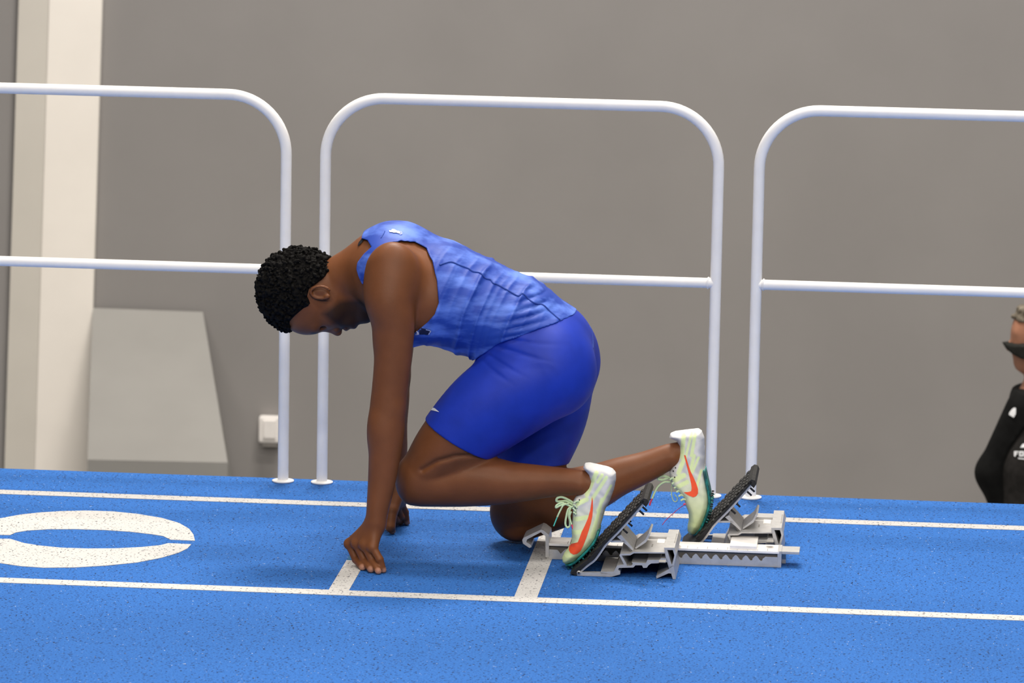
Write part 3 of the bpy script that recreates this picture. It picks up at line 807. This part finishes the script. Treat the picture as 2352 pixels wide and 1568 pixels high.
# fingernails
for key in TIPS:
    for i, (p_, t_) in enumerate(TIPS[key]):
        d = (t_-p_)/np.linalg.norm(t_-p_); out = np.array([-.75, -.62 if key == 'near' else .62, .2]); out -= d*out.dot(d); out /= np.linalg.norm(out)
        if i == 4: out = np.array([-1, 0, .2]); out -= d*out.dot(d); out /= np.linalg.norm(out)
        sd = np.cross(d, out); c = t_-d*.001+out*.0058
        bm = bmesh.new(); bmesh.ops.create_icosphere(bm, subdivisions=2, radius=1.0)
        for vv in bm.verts:
            q = vv.co; vv.co = Vector(c+d*q.x*.0058+sd*q.y*.0046+out*q.z*.0018-out*(q.y*q.y)*.0022)
        for vv in bm.verts: vv.co.z = max(vv.co.z, .0008)
        bmobj('fingernail', bm, M['nail'], ath, True)

# --- hair
hair_poly = xz([(770, 560), (768, 592), (762, 620), (748, 633), (730, 648), (713, 658), (709, 676), (718, 694), (700, 706), (680, 722), (666, 738), (668, 757), (660, 785), (560, 800), (540, 540)], -.05)
gh = Grid(hp(570, 790)-np.array([0, .13, 0]), hp(790, 545)+np.array([0, .13, 0]), .0021)
gh.add([ell(hp(688, 666), (86*PX+.011, .085, 84*PX+.011), .02), ell(hp(725, 655), (52*PX, .072, 62*PX), .02)])
X, Z = gh.ax[0][:, None], gh.ax[2][None, :]
pd = poly2(hair_poly, X, Z)[:, None, :]
gh.a = smax(gh.a, pd.astype(np.float32), .006)
rng = np.random.RandomState(3); curls = []
c0 = hp(690, 667)
for i in range(7500):
    d = rng.normal(size=3); d /= np.linalg.norm(d)
    rr = np.array([86*PX+.012, .086, 84*PX+.012])
    c = c0+d*rr*(.965+.125*rng.rand()**2)
    if poly2(hair_poly, np.array([c[0]]), np.array([c[2]]))[0] > -.003: continue
    curls.append(ball(c, .0022+.0032*rng.rand()**2, .001))
for i in range(150):
    d = rng.normal(size=3); d /= np.linalg.norm(d)
    c = c0+d*np.array([86*PX+.010, .083, 84*PX+.010])
    if poly2(hair_poly, np.array([c[0]]), np.array([c[2]]))[0] > -.010: continue
    curls.append(ball(c, .006+.005*rng.rand(), .003))
gh.add(curls)
link('hair', gh.mesh('hair'), M['hair'], ath)

# --- singlet
gs = Grid(P(800, 860, 0)-np.array([0, .26, 0]), P(1360, 470, 0)+np.array([0, .26, 0]), .0027)
gs.add(TORSO+HIPS+NECK)
gs.add([(f, l, h, .03) for f, l, h, k in THL+THR])
e0 = P(900, 622, 0); e1 = P(1262, 795, 0); ex = np.array([e1[0]-e0[0], e1[2]-e0[2]]); LT = np.linalg.norm(ex); ex /= LT
xx, yy, zz = gs.ax[0][:, None, None], gs.ax[1][None, :, None], gs.ax[2][None, None, :]
sc = (xx-e0[0])*ex[0]+(zz-e0[2])*ex[1]; qc = -(xx-e0[0])*ex[1]+(zz-e0[2])*ex[0]
msk = np.exp(-((sc-.25)/.13)**2)*np.clip(np.abs(yy)/.09, 0, 1)
ph = sc+qc*.10-qc*qc*.55+.004*np.sin(qc*30+1)+.003*np.sin(yy*40)
fold = ((1-np.abs(np.sin(ph*math.pi/.036)))**2*.6+(1-np.abs(np.sin(ph*math.pi/.058+1.1)))**2*.6)*.0085*msk*(.35+.65*np.sin(sc*31+.6+qc*6)**2)
diag = np.exp(-((sc-.355)/.035)**2)*np.abs(np.sin((sc*.8-qc*1.1)*math.pi/.026))*.005*np.clip(np.abs(yy)/.1, 0, 1)
gs.a = gs.a-.0065-(fold+diag).astype(np.float32)
hem = xz([(845, 470, 0), (832, 544, -.02), (846, 549, -.05), (858, 561, -.07), (838, 580, -.085), (823, 600, -.09), (820, 615, -.10), (826, 632, -.105), (838, 654, -.11), (850, 700, -.10), (850, 800, -.05), (1060, 850, -.10), (1101, 818, -.12), (1149, 788, -.18), (1183, 778, -.19), (1234, 759, -.18), (1287, 736, -.10), (1331, 714, 0), (1345, 640, 0), (1100, 480, 0)])
armh = xz([(838, 648, -.115), (846, 605, -.12), (862, 577, -.12), (890, 559, -.125), (920, 555, -.125), (950, 561, -.125), (975, 575, -.13), (993, 600, -.14), (1005, 640, -.15), (1011, 690, -.155), (1002, 716, -.15), (985, 735, -.15), (950, 765, -.14), (900, 790, -.12), (840, 760, -.12), (810, 690, -.12)])
X, Z = gs.ax[0][:, None], gs.ax[2][None, :]
gs.a = smax(gs.a, poly2(hem, X, Z)[:, None, :].astype(np.float32), .002)
ah = poly2(armh, X, Z)[:, None, :]
cut = np.maximum(ah, np.where(yy < 0, .062, .125)-np.abs(yy))
gs.a = smax(gs.a, (-cut).astype(np.float32), .004)
sme = gs.mesh('singlet'); shirt = link('singlet', sme, M['shirt'], ath)
# --- shorts
gp = Grid(P(940, 1090, 0)-np.array([0, .26, 0]), P(1395, 690, 0)+np.array([0, .26, 0]), .0034)
def halfplane(pa, pb, keep, Y):
    a = P(*pa, Y); b = P(*pb, Y); k = P(*keep, Y)
    n = np.array([-(b[2]-a[2]), b[0]-a[0]]); n /= np.linalg.norm(n)
    if (k[0]-a[0])*n[0]+(k[2]-a[2])*n[1] > 0: n = -n
    return lambda x, z: (x-a[0])*n[0]+(z-a[2])*n[1]
def sub(prims, plane):
    q = Grid(gp.lo, gp.lo+(gp.n-1)*gp.h, gp.h); q.n = gp.n; q.add(prims)
    if plane: q.a = smax(q.a-.0045, plane(gp.ax[0][:, None, None], gp.ax[2][None, None, :]).astype(np.float32), .0015)
    else: q.a = q.a-.0045
    return q.a
wl = halfplane((1085, 690), (1125, 900), (1300, 800), 0)
aL = sub(THL, halfplane((963, 962), (1112, 1052), (1200, 850), -.16))
aR = sub(THR, halfplane((1124, 1050), (1300, 1071), (1260, 900), .06))
aP = sub(HIPS+TORSO[2:5], wl)
gp.a = smin(smin(aL, aP, .03), aR, .025)
xx, zz = gp.ax[0][:, None, None], gp.ax[2][None, None, :]; yy = gp.ax[1][None, :, None]
for (u, v, uu, vv, amp) in ((1130, 800, 1260, 830, .003), (1115, 822, 1200, 860, .003), (1150, 785, 1275, 795, .0022), (1105, 838, 1170, 875, .003)):
    a_ = P(u, v, -.2); b_ = P(uu, vv, -.2); d = np.array([b_[0]-a_[0], b_[2]-a_[2]]); L = np.linalg.norm(d); d /= L
    t = (xx-a_[0])*d[0]+(zz-a_[2])*d[1]; n = -(xx-a_[0])*d[1]+(zz-a_[2])*d[0]
    gp.a = gp.a+(amp*np.exp(-(n/.005)**2)*np.exp(-((t-L*.4)/(L*.45))**2)*(yy < 0)).astype(np.float32)
pme = gp.mesh('shorts'); shorts = link('shorts', pme, M['shorts'], ath)

# prints and seams on the kit
z2 = zoomer(800, 480, 3.92)
def seam_on(me, pts, name, r, m, parent):
    bvh = BVHTree.FromPolygons([q.co.copy() for q in me.vertices], [tuple(p.vertices) for p in me.polygons])
    out = []
    for u, v in smooth_pts(pts, 5):
        h = bvh.ray_cast(Vector(CAM), Vector(ray(u, v)).normalized())
        if h[0] is not None: out.append(h[0]+h[1]*.0002)
    bm = bmesh.new(); add_tube(bm, out, r, 6); return bmobj(name, bm, m, parent, True)
seam_on(sme, z2([(822, 505), (870, 488), (930, 478), (1010, 510), (1080, 535), (1120, 562), (1190, 577), (1230, 622), (1280, 637), (1305, 668), (1345, 682), (1440, 735), (1530, 783), (1570, 762), (1640, 825), (1690, 852), (1750, 862), (1820, 925), (1905, 998)]), 'side_seam', .0025, M['seam'], shirt)
seam_on(sme, z2([(330, 200), (318, 225), (295, 262)]), 'shoulder_seam', .0013, M['seam'], shirt)
seam_on(pme, [(1345, 728), (1360, 765), (1362, 800)], 'rear_seam', .0012, M['seam'], shorts)
z1 = zoomer(860, 500, 23.52)
project(sme, [z1(p) for p in ([(795, 700), (830, 800), (960, 810), (1060, 840), (1180, 830), (1280, 870), (1400, 885), (1410, 840), (1340, 740), (1250, 740), (1150, 690), (1080, 650), (980, 640), (930, 670), (890, 720)],)], 'shoulder_emblem', M['print'], shirt, .002)
project(sme, [z1(p) for p in ([(1420, 740), (1500, 850), (1470, 920), (1350, 930), (1350, 910), (1440, 895), (1460, 850), (1400, 760)],)], 'emblem_tail', M['lilac'], shirt, .002)
z3 = zoomer(940, 730, 26.13)
project(sme, [z3([(330, 310), (540, 270), (590, 560), (590, 980), (330, 985)])], 'chest_letter', M['lilac'], shirt, .002)
project(sme, [z3([(250, 640), (370, 650), (460, 780), (400, 860), (250, 880)])], 'chest_letter_counter', M['navy'], shirt, .003)
project(sme, [z3([(610, 570), (780, 600), (960, 640), (1200, 700), (1310, 760), (1200, 960), (1060, 990), (900, 960), (620, 960)])], 'chest_letter', M['navy'], shirt, .002)
project(sme, [z3([(1000, 640), (1240, 690), (1325, 755), (1200, 975), (1160, 960), (1270, 770), (1190, 730), (1000, 690)])], 'chest_letter_outline', M['lilac'], shirt, .003)
project(pme, [[(978, 933), (985, 932), (1000, 938), (1010, 946.5), (996, 943), (975, 940)]], 'tick_logo', M['print'], shorts, .0015)
z2b = zoomer(800, 480, 3.92)
# dark neckline binding
project(me, [z2([(88, 342), (100, 305), (125, 275), (155, 255), (190, 248), (220, 262), (242, 300), (225, 300), (205, 280), (175, 270), (145, 285), (118, 318)])], 'neck_binding', M['collar'], shirt, .003, 2)

# --- spiked running shoes
def shoe(outline, Yc, halfw, sole_pts, tick, stripes, label):
    pts3 = [P(u, v, Yc) for u, v in outline]
    pl = [(p[0], p[2]) for p in pts3]; arr = np.array(pl)
    lo = np.array([arr[:, 0].min()-.01, Yc-halfw-.012, max(arr[:, 1].min()-.008, -.004)]); hi = np.array([arr[:, 0].max()+.01, Yc+halfw+.012, arr[:, 1].max()+.01])
    gg = Grid(lo, hi, .0021)
    X, Z = gg.ax[0][:, None], gg.ax[2][None, :]
    d2 = -poly2(pl, X, Z)                                   # positive inside
    # narrower at the heel and the toe
    zt = (Z-arr[:, 1].min())/(arr[:, 1].max()-arr[:, 1].min())
    wdt = halfw*(.78+.22*np.exp(-((zt-.28)/.24)**2)) * np.clip(.75+zt*2.5, 0, 1)
    R = .019; q = np.clip(d2/R, 0, 1)
    hgt = wdt*np.sqrt(np.clip(1-(1-q)**2, 0, 1))
    yy = gg.ax[1][None, :, None]
    side = np.abs(yy-Yc)-hgt[:, None, :]
    gg.a = np.maximum(side*.6, -d2[:, None, :]).astype(np.float32)
    me = gg.mesh('running_shoe')
    # knit colours: pale volt forefoot, white and grey heel with volt streaks
    v = verts_of(me); n = len(v)
    hgt01 = (v[:, 2]-arr[:, 1].min())/(arr[:, 1].max()-arr[:, 1].min())
    volt = np.array([.75, .86, .44]); white = np.array([.76, .74, .71]); grey = np.array([.50, .50, .53])
    mixv = np.clip((.62-hgt01)/.5, 0, 1)**.8
    st = np.zeros(n)
    for (a0, b0, wd) in stripes:
        A0 = P(*a0, Yc); B0 = P(*b0, Yc); e = np.array([B0[0]-A0[0], B0[2]-A0[2]]); L2 = (e*e).sum()
        t = np.clip(((v[:, 0]-A0[0])*e[0]+(v[:, 2]-A0[2])*e[1])/L2, 0, 1)
        dd = np.hypot(v[:, 0]-A0[0]-t*e[0], v[:, 2]-A0[2]-t*e[1])
        st = np.maximum(st, np.clip((wd*PX-dd)/.0018+.5, 0, 1))
    gn = .5+.5*np.sin(v[:, 0]*190+v[:, 2]*95+2*np.sin(v[:, 2]*130))
    basec = white[None]*(1-.75*gn[:, None])+grey[None]*(.75*gn[:, None])
    basec = basec*(1-mixv[:, None])+volt[None]*mixv[:, None]
    ctop = np.clip((hgt01-.93)/.05, 0, 1)[:, None]; basec = basec*(1-ctop)+white*ctop
    basec = basec*(1-st[:, None])+(volt*1.04)[None]*st[:, None]
    set_tone(me, np.clip(basec, 0, .9))
    so = link('running_shoe', me, M['shoe'], ath); so['label'] = label
    # spike plate along the sole edge
    sp = smooth_pts([P(u, v2, Yc) for u, v2 in sole_pts], 5)
    bm = bmesh.new(); rings = []
    nn = len(sp)
    for i, p in enumerate(sp):
        a_ = sp[max(i-1, 0)]; b_ = sp[min(i+1, nn-1)]; t = Vector(b_-a_).normalized(); nr = Vector((-t.z, 0, t.x)); nr = nr if nr.x > 0 else -nr
        f = math.sin(math.pi*min(1, (i+1)/nn*1.0))**.5
        hw = halfw*(.60+.30*min(1, f)); th = .0026*min(1, .35+f)
        z01 = i/(nn-1); hw *= (1-.35*(z01**3))
        row = []
        for k in range(9):
            s = -1+2*k/8
            row.append(bm.verts.new(Vector(p)+Vector((0, s*hw, 0))+nr*(th*(1-.5*s**4)-.001)))
        for k in range(8, -1, -1):
            s = -1+2*k/8
            row.append(bm.verts.new(Vector(p)+Vector((0, s*hw, 0))-nr*.005))
        rings.append(row)
    for i in range(nn-1):
        for k in range(18):
            bm.faces.new([rings[i][k], rings[i][(k+1) % 18], rings[i+1][(k+1) % 18], rings[i+1][k]])
    bm.faces.new(rings[0][::-1]); bm.faces.new(rings[-1])
    for q_ in bm.verts: q_.co.z = max(q_.co.z, .001)
    bmobj('spike_plate', bm, M['sole'], so, True)
    # spikes
    for i in range(int(nn*.30), int(nn*.97), 2):
        p = sp[i]; a_ = sp[max(i-1, 0)]; b_ = sp[min(i+1, nn-1)]; t = Vector(b_-a_).normalized(); nr = Vector((-t.z, 0, t.x)); nr = nr if nr.x > 0 else -nr
        for s in (-.75, .0, .75):
            b0 = Vector(p)+Vector((0, s*halfw*.85, 0))+nr*.002
            bm = bmesh.new(); add_tube(bm, [b0, b0+nr*.0035, b0+nr*.0062], [.0028, .0022, .0008], 6)
            for q_ in bm.verts: q_.co.z = max(q_.co.z, .001)
            bmobj('spike', bm, M['bolt'] if (i//2) % 3 == 0 else M['sole'], so)
    project(me, [tick], 'tick_logo', M['orange'], so, .0012, 2)
    return so, me
z5 = zoomer(1180, 1040, 5.059); z6 = zoomer(1480, 960, 4.355)
outL = z5([(806, 168), (826, 118), (880, 112), (1000, 138), (1095, 160), (1150, 185), (1186, 225), (1191, 300), (1165, 420), (1115, 560), (1065, 650), (1028, 780), (1000, 880), (965, 985), (900, 1075), (800, 1175), (700, 1262), (610, 1292), (567, 1260), (562, 1215), (585, 1160), (625, 1110), (662, 1040), (678, 960), (672, 860), (685, 750), (688, 650), (686, 565), (720, 505), (800, 452), (858, 380), (885, 310), (872, 245), (835, 205)])
soleL = z5([(1008, 870), (968, 985), (900, 1080), (800, 1182), (700, 1272), (610, 1300)])
tickL = z5([(911, 508), (919, 560), (921, 640), (914, 730), (898, 810), (868, 910), (838, 1000), (805, 1080), (775, 1135), (735, 1168), (695, 1178), (662, 1160), (645, 1125), (648, 1085), (675, 1055), (715, 1045), (745, 1035), (765, 985), (790, 915), (825, 845), (862, 760), (888, 670), (902, 580)])
outR = z6([(248, 195), (260, 150), (310, 130), (430, 115), (540, 103), (575, 125), (600, 190), (606, 300), (608, 480), (630, 600), (655, 720), (662, 800), (650, 890), (625, 965), (600, 1030), (560, 1110), (500, 1165), (450, 1165), (432, 1120), (432, 1075), (445, 1010), (442, 940), (412, 860), (392, 785), (335, 722), (275, 665), (256, 595), (250, 530), (278, 465), (322, 405), (345, 330), (350, 270), (322, 225)])
soleR = z6([(612, 500), (634, 610), (658, 720), (664, 800), (652, 895), (628, 970), (602, 1035), (562, 1115), (505, 1172)])
tickR = z6([(398, 368), (412, 372), (436, 450), (462, 530), (496, 600), (522, 660), (537, 710), (537, 752), (518, 780), (490, 790), (462, 780), (430, 765), (396, 740), (440, 738), (468, 730), (474, 700), (468, 655), (455, 595), (436, 520), (415, 440)])
strL = [((1372, 1080), (1350, 1130), 5), ((1395, 1090), (1362, 1140), 4), ((1405, 1110), (1375, 1165), 3), ((1330, 1150), (1350, 1140), 5), ((1385, 1140), (1372, 1190), 4), ((1325, 1185), (1352, 1180), 5), ((1322, 1215), (1350, 1210), 5), ((1372, 1190), (1362, 1225), 4), ((1375, 1100), (1385, 1085), 4)]
strR = [((1572, 995), (1568, 1045), 5), ((1590, 990), (1575, 1050), 3), ((1598, 992), (1590, 1040), 4), ((1596, 1040), (1586, 1080), 4), ((1606, 1045), (1592, 1078), 3), ((1560, 1080), (1572, 1050), 5), ((1552, 1095), (1572, 1085), 6), ((1602, 1110), (1612, 1075), 3), ((1560, 1110), (1580, 1100), 5)]
sL, smL = shoe(outL, -.150, .046, soleL, tickL, strL, 'pale volt spiked shoe on the front pedal')
sR, smR = shoe(outR, .147, .046, soleR, tickR, strR, 'pale volt spiked shoe on the rear pedal')
def lace(pts, Y, r, so, name='lace', m='lace'):
    p3 = [P(q[0], q[1], Y+(q[2] if len(q) > 2 else 0)) for q in pts]
    bm = bmesh.new(); add_tube(bm, smooth_pts(p3, 5), r, 7); return bmobj(name, bm, M[m], so, True)
YL = -.158
lace(z5([(700, 585), (640, 545), (560, 512), (505, 525), (500, 560), (550, 562), (610, 560), (690, 605)]), YL, .0030, sL)
lace(z5([(690, 640), (640, 610), (560, 580), (500, 605), (492, 635), (540, 610), (610, 585)]), YL-.01, .0026, sL)
lace(z5([(640, 590), (580, 605), (540, 670), (505, 745)]), YL-.012, .0022, sL)
lace(z5([(505, 745), (483, 800), (463, 850)]), YL-.012, .0016, sL, 'lace_tip', 'aglet_t')
lace(z5([(690, 620), (635, 650), (610, 740), (600, 820), (618, 862), (650, 850), (652, 790), (640, 720), (660, 640)]), YL-.014, .0026, sL)
lace(z5([(670, 680), (650, 730), (660, 790), (672, 830)]), YL-.02, .0022, sL)
lace(z5([(672, 830), (684, 868), (698, 905)]), YL-.02, .0020, sL, 'lace_tip', 'aglet_p')
for a_, b_ in (((690, 600), (735, 640)), ((685, 640), (720, 680)), ((690, 690), (722, 715)), ((700, 580), (760, 560))):
    lace(z5([a_, ((a_[0]+b_[0])/2, (a_[1]+b_[1])/2-8), b_]), YL-.03, .0022, sL)
YL = .14
lace(z6([(262, 605), (210, 578), (150, 585), (140, 610), (185, 615), (240, 600), (275, 625)]), YL, .0032, sR)
lace(z6([(262, 640), (200, 640), (140, 680), (100, 750), (78, 805)]), YL, .0028, sR)
lace(z6([(78, 805), (62, 840), (52, 872)]), YL, .0024, sR, 'lace_tip', 'aglet_p')
lace(z6([(272, 660), (272, 760), (290, 825), (320, 832), (330, 800), (300, 760)]), YL, .0013, sR)
lace(z6([(400, 868), (350, 900), (280, 960), (225, 1010), (178, 1068)]), YL, .0009, sR, 'loose_thread', 'aglet_p')
for k in range(6):
    x0, y0 = 300+k*22, 600+k*42
    lace(z6([(x0-45, y0+15), (x0-20, y0), (x0+10, y0+6)]), YL-.026, .0028, sR)
lace(z6([(392, 865), (402, 858), (414, 862)]), YL-.03, .0022, sR, 'pull_tab', 'aglet_p')
for so, zz_, ey, Yq in ((sL, z5, [(730, 572), (765, 548), (718, 638), (712, 708)], -.19), (sR, z6, [(292, 530), (314, 498), (305, 590)], .105)):
    mm = smL if so is sL else smR
    for (u, v) in ey:
        (a_, b_), = zz_([(u, v)])
        project(mm, [[(a_+1.6*math.cos(t), b_+1.6*math.sin(t)) for t in [k*math.pi/4 for k in range(8)]]], 'eyelet', M['bolt'], so, .0012, 0)

# ================================================================== MAN BEHIND THE RAILING
YM = 4.5; PM = 1/664.0
man = empty('person', (P(2405, 1160, YM)[0], YM, LOW))
tag(man, 'man in black jacket and dark face mask standing beyond the track edge', 'person')
Q = lambda u, v, y=0.0: P(u, v, YM+y)
def foot_pt(dx, y, z): 
    c = Q(2405, 1000); return np.array([c[0]+dx, YM+y, LOW+z])
hd = [ell(Q(2392, 752), (66*PM, .078, 58*PM), .03), ell(Q(2366, 792), (44*PM, .062, 62*PM), .03), ecap(Q(2392, 820), Q(2404, 905), .056, .058, .064, .066, .03),
      ell(Q(2333, 772), (10*PM, .012, 20*PM), .01), ell(Q(2318, 795), (10*PM, .013, 12*PM), .01), ell(Q(2350, 836), (20*PM, .03, 18*PM), .02), ell(Q(2338, 760), (10*PM, .045, 10*PM), .015)]
torso2 = [ecap(Q(2400, 930), Q(2396, 1060), .105, .15, .145, .17, .04), ecap(Q(2396, 1060), Q(2396, 1260), .145, .17, .165, .18, .04)]
arm_n = [Q(2368, 935, -.17), Q(2300, 1065, -.20), Q(2372, 1180, -.24)]
arm_f = [Q(2395, 925, .17), Q(2420, 1090, .22), Q(2370, 1190, .12)]
# the near arm hangs out with the hand in the jacket pocket
arm_n = [Q(2362, 945, -.06), Q(2288, 1085, -.03), Q(2330, 1215, -.05)]
arms2 = [ecap(arm_n[0], arm_n[1], .066, .070, .052, .055, .04), ecap(arm_n[1], arm_n[2], .052, .055, .038, .040, .03),
         ecap(arm_f[0], arm_f[1], .072, .072, .060, .060, .04), ecap(arm_f[1], arm_f[2], .058, .058, .042, .042, .03)]
hz = Q(2400, 1260)
legs2 = []
for s in (-1, 1):
    hip = np.array([hz[0], YM+s*.09, hz[2]]); kn = np.array([hz[0]-.01, YM+s*.10, LOW+.46]); an = np.array([hz[0]+.02, YM+s*.10, LOW+.09])
    legs2 += [ecap(hip, kn, .095, .095, .065, .065, .03), ecap(kn, an, .065, .065, .045, .045, .02)]
    legs2 += [ecap(an+np.array([.03, 0, -.045]), an+np.array([-.15, 0, -.055]), .040, .042, .032, .045, .02)]
gb = Grid((hz[0]-.42, YM-.36, LOW+.001), (hz[0]+.36, YM+.36, Q(2400, 670)[2]), .008)
gb.add(hd+torso2+arms2+legs2); bme = gb.mesh('body')
set_tone(bme, np.tile(np.array([.36, .165, .10]), (len(bme.vertices), 1))); link('body', bme, M['skin2'], man)
gj = Grid((hz[0]-.44, YM-.38, Q(2400, 1330)[2]), (hz[0]+.38, YM+.38, Q(2400, 860)[2]), .007)
gj.add(torso2); gj.add([ecap(Q(2400, 905), Q(2402, 930), .072, .08, .10, .13, .03)])
gj.a -= .022
zz = gj.ax[2][None, None, :]; xx = gj.ax[0][:, None, None]; yy = gj.ax[1][None, :, None]
top = Q(2390, 892)[2]; gj.a = smax(gj.a, (zz-top).astype(np.float32)+0*gj.a, .004)
gj.a = smax(gj.a, (Q(2400, 1310)[2]-zz).astype(np.float32)+0*gj.a, .004)
# jacket open at the front (towards the left of the hall)
pop = [(p[0], p[2]) for p in (Q(2440, 930, -.15), Q(2352, 985, -.15), Q(2318, 1030, -.15), Q(2290, 1090, -.15), Q(2270, 1160, -.15), Q(2262, 1400, -.15), Q(2440, 1400, -.15))]
op = np.maximum(poly2(pop, gj.ax[0][:, None], gj.ax[2][None, :])[:, None, :], yy-(YM-.02))
gj.a = smax(gj.a, (-op).astype(np.float32), .004)
gja = Grid(gj.lo, gj.lo+(gj.n-1)*gj.h, gj.h); gja.add(arms2); gja.a -= .016; m_ = [min(p, q) for p, q in zip(gj.a.shape, gja.a.shape)]
gj.a = smin(gj.a[:m_[0], :m_[1], :m_[2]], gja.a[:m_[0], :m_[1], :m_[2]], .01)
jme = gj.mesh('jacket'); jk = link('jacket', jme, M['jacket'], man)
gt = Grid((hz[0]-.3, YM-.25, Q(2400, 1340)[2]), (hz[0]+.3, YM+.25, Q(2400, 890)[2]), .008)
gt.add(torso2); gt.a -= .014
tme = gt.mesh('undershirt'); ts = link('undershirt', tme, M['tee'], man)
gl = Grid((hz[0]-.3, YM-.25, LOW+.10), (hz[0]+.25, YM+.25, Q(2400, 1270)[2]), .008)
gl.add(legs2+torso2[1:]); gl.a -= .012; link('trousers', gl.mesh('trousers'), M['trouser'], man)
gf = Grid((hz[0]-.3, YM-.25, LOW), (hz[0]+.25, YM+.25, LOW+.12), .006)
gf.add([p for p in legs2]); gf.a -= .010
gf.a = np.maximum(gf.a, -(gf.ax[2][None, None, :]-(LOW+.002))+0*gf.a); gf.a = np.maximum(gf.a, (gf.ax[2][None, None, :]-(LOW+.105))+0*gf.a).astype(np.float32)
link('boots', gf.mesh('boots'), M['mask'], man)
# hair with cropped fringe
gh2 = Grid(Q(2300, 830)-np.array([0, .14, 0]), Q(2480, 670)+np.array([0, .14, 0]), .005)
gh2.add([ell(Q(2394, 750), (72*PM, .085, 62*PM), .02)])
pf = poly2([(p[0], p[2]) for p in (Q(2310, 680), Q(2320, 724), (Q(2340, 735)), Q(2400, 730), Q(2425, 770), Q(2420, 830), Q(2490, 840), Q(2490, 660))], gh2.ax[0][:, None], gh2.ax[2][None, :])
gh2.a = smax(gh2.a, pf[:, None, :].astype(np.float32)+0*gh2.a, .005)
rng = np.random.RandomState(5)
for i in range(260):
    d = rng.normal(size=3); d /= np.linalg.norm(d); c = Q(2394, 750)+d*np.array([72*PM, .085, 62*PM])
    if poly2([(p[0], p[2]) for p in (Q(2310, 680), Q(2320, 724), Q(2340, 735), Q(2400, 730), Q(2425, 770), Q(2420, 830), Q(2490, 840), Q(2490, 660))], np.array([c[0]]), np.array([c[2]]))[0] < 0:
        gh2.add([ball(c, .010, .004)])
link('hair', gh2.mesh('hair'), M['hair2'], man)
# beaked dark mask
pm_ = [(2301, 785), (2330, 783), (2370, 776), (2400, 772), (2404, 800), (2396, 822), (2372, 824), (2345, 819), (2326, 812), (2310, 800)]
gm = Grid(Q(2290, 835)-np.array([0, .12, 0]), Q(2415, 760)+np.array([0, .12, 0]), .004)
d2 = -poly2([(p[0], p[2]) for p in [Q(u, v) for u, v in pm_]], gm.ax[0][:, None], gm.ax[2][None, :])
xm = (gm.ax[0][:, None]-Q(2301, 785)[0])
hw = np.clip(.012+xm*1.15, 0, .088)*np.sqrt(np.clip(1-(1-np.clip(d2/.010, 0, 1))**2, 0, 1))
gm.a = np.maximum((np.abs(gm.ax[1][None, :, None]-YM)-hw[:, None, :])*.6, -d2[:, None, :]).astype(np.float32)
link('face_mask', gm.mesh('face_mask'), M['mask'], man)
# white marks on the clothes
z7 = zoomer(2230, 880, 5.41)
project(jme, [z7([(520, 320), (545, 305), (568, 310), (565, 380), (540, 425), (482, 390), (490, 360)])], 'chest_emblem', M['print'], jk, .004, 1)
def glyphs(u, v, hgt, s, me, parent):
    x = u
    segs = {'F': [(0, 0, .3, 1), (0, 0, .8, .25), (0, .4, .65, .62)], 'O': [(0, 0, .28, 1), (.55, 0, .83, 1), (0, 0, .83, .25), (0, .75, .83, 1)], 'R': [(0, 0, .3, 1), (0, 0, .8, .25), (.55, 0, .82, .55), (0, .42, .8, .62), (.5, .6, .82, 1)], 'D': [(0, 0, .28, 1), (.55, .1, .83, .9), (0, 0, .7, .25), (0, .75, .7, 1)]}
    pl = []
    for ch in s:
        for (a, b, c, d) in segs[ch]:
            pl.append([(x+a*hgt, v+b*hgt), (x+c*hgt, v+b*hgt), (x+c*hgt, v+d*hgt), (x+a*hgt, v+d*hgt)])
        x += hgt*.95
    project(me, pl, 'chest_lettering', M['print'], parent, .004, 0)
glyphs(2331, 1036, 12, 'FOR', tme, ts)
project(tme, [z7([(620, 800), (650, 755), (700, 745), (760, 800)])], 'chest_emblem', M['print'], ts, .004, 1)
project(tme, [z7([(590, 925), (700, 935), (700, 950), (600, 938)])], 'chest_lettering', M['print'], ts, .004, 1)
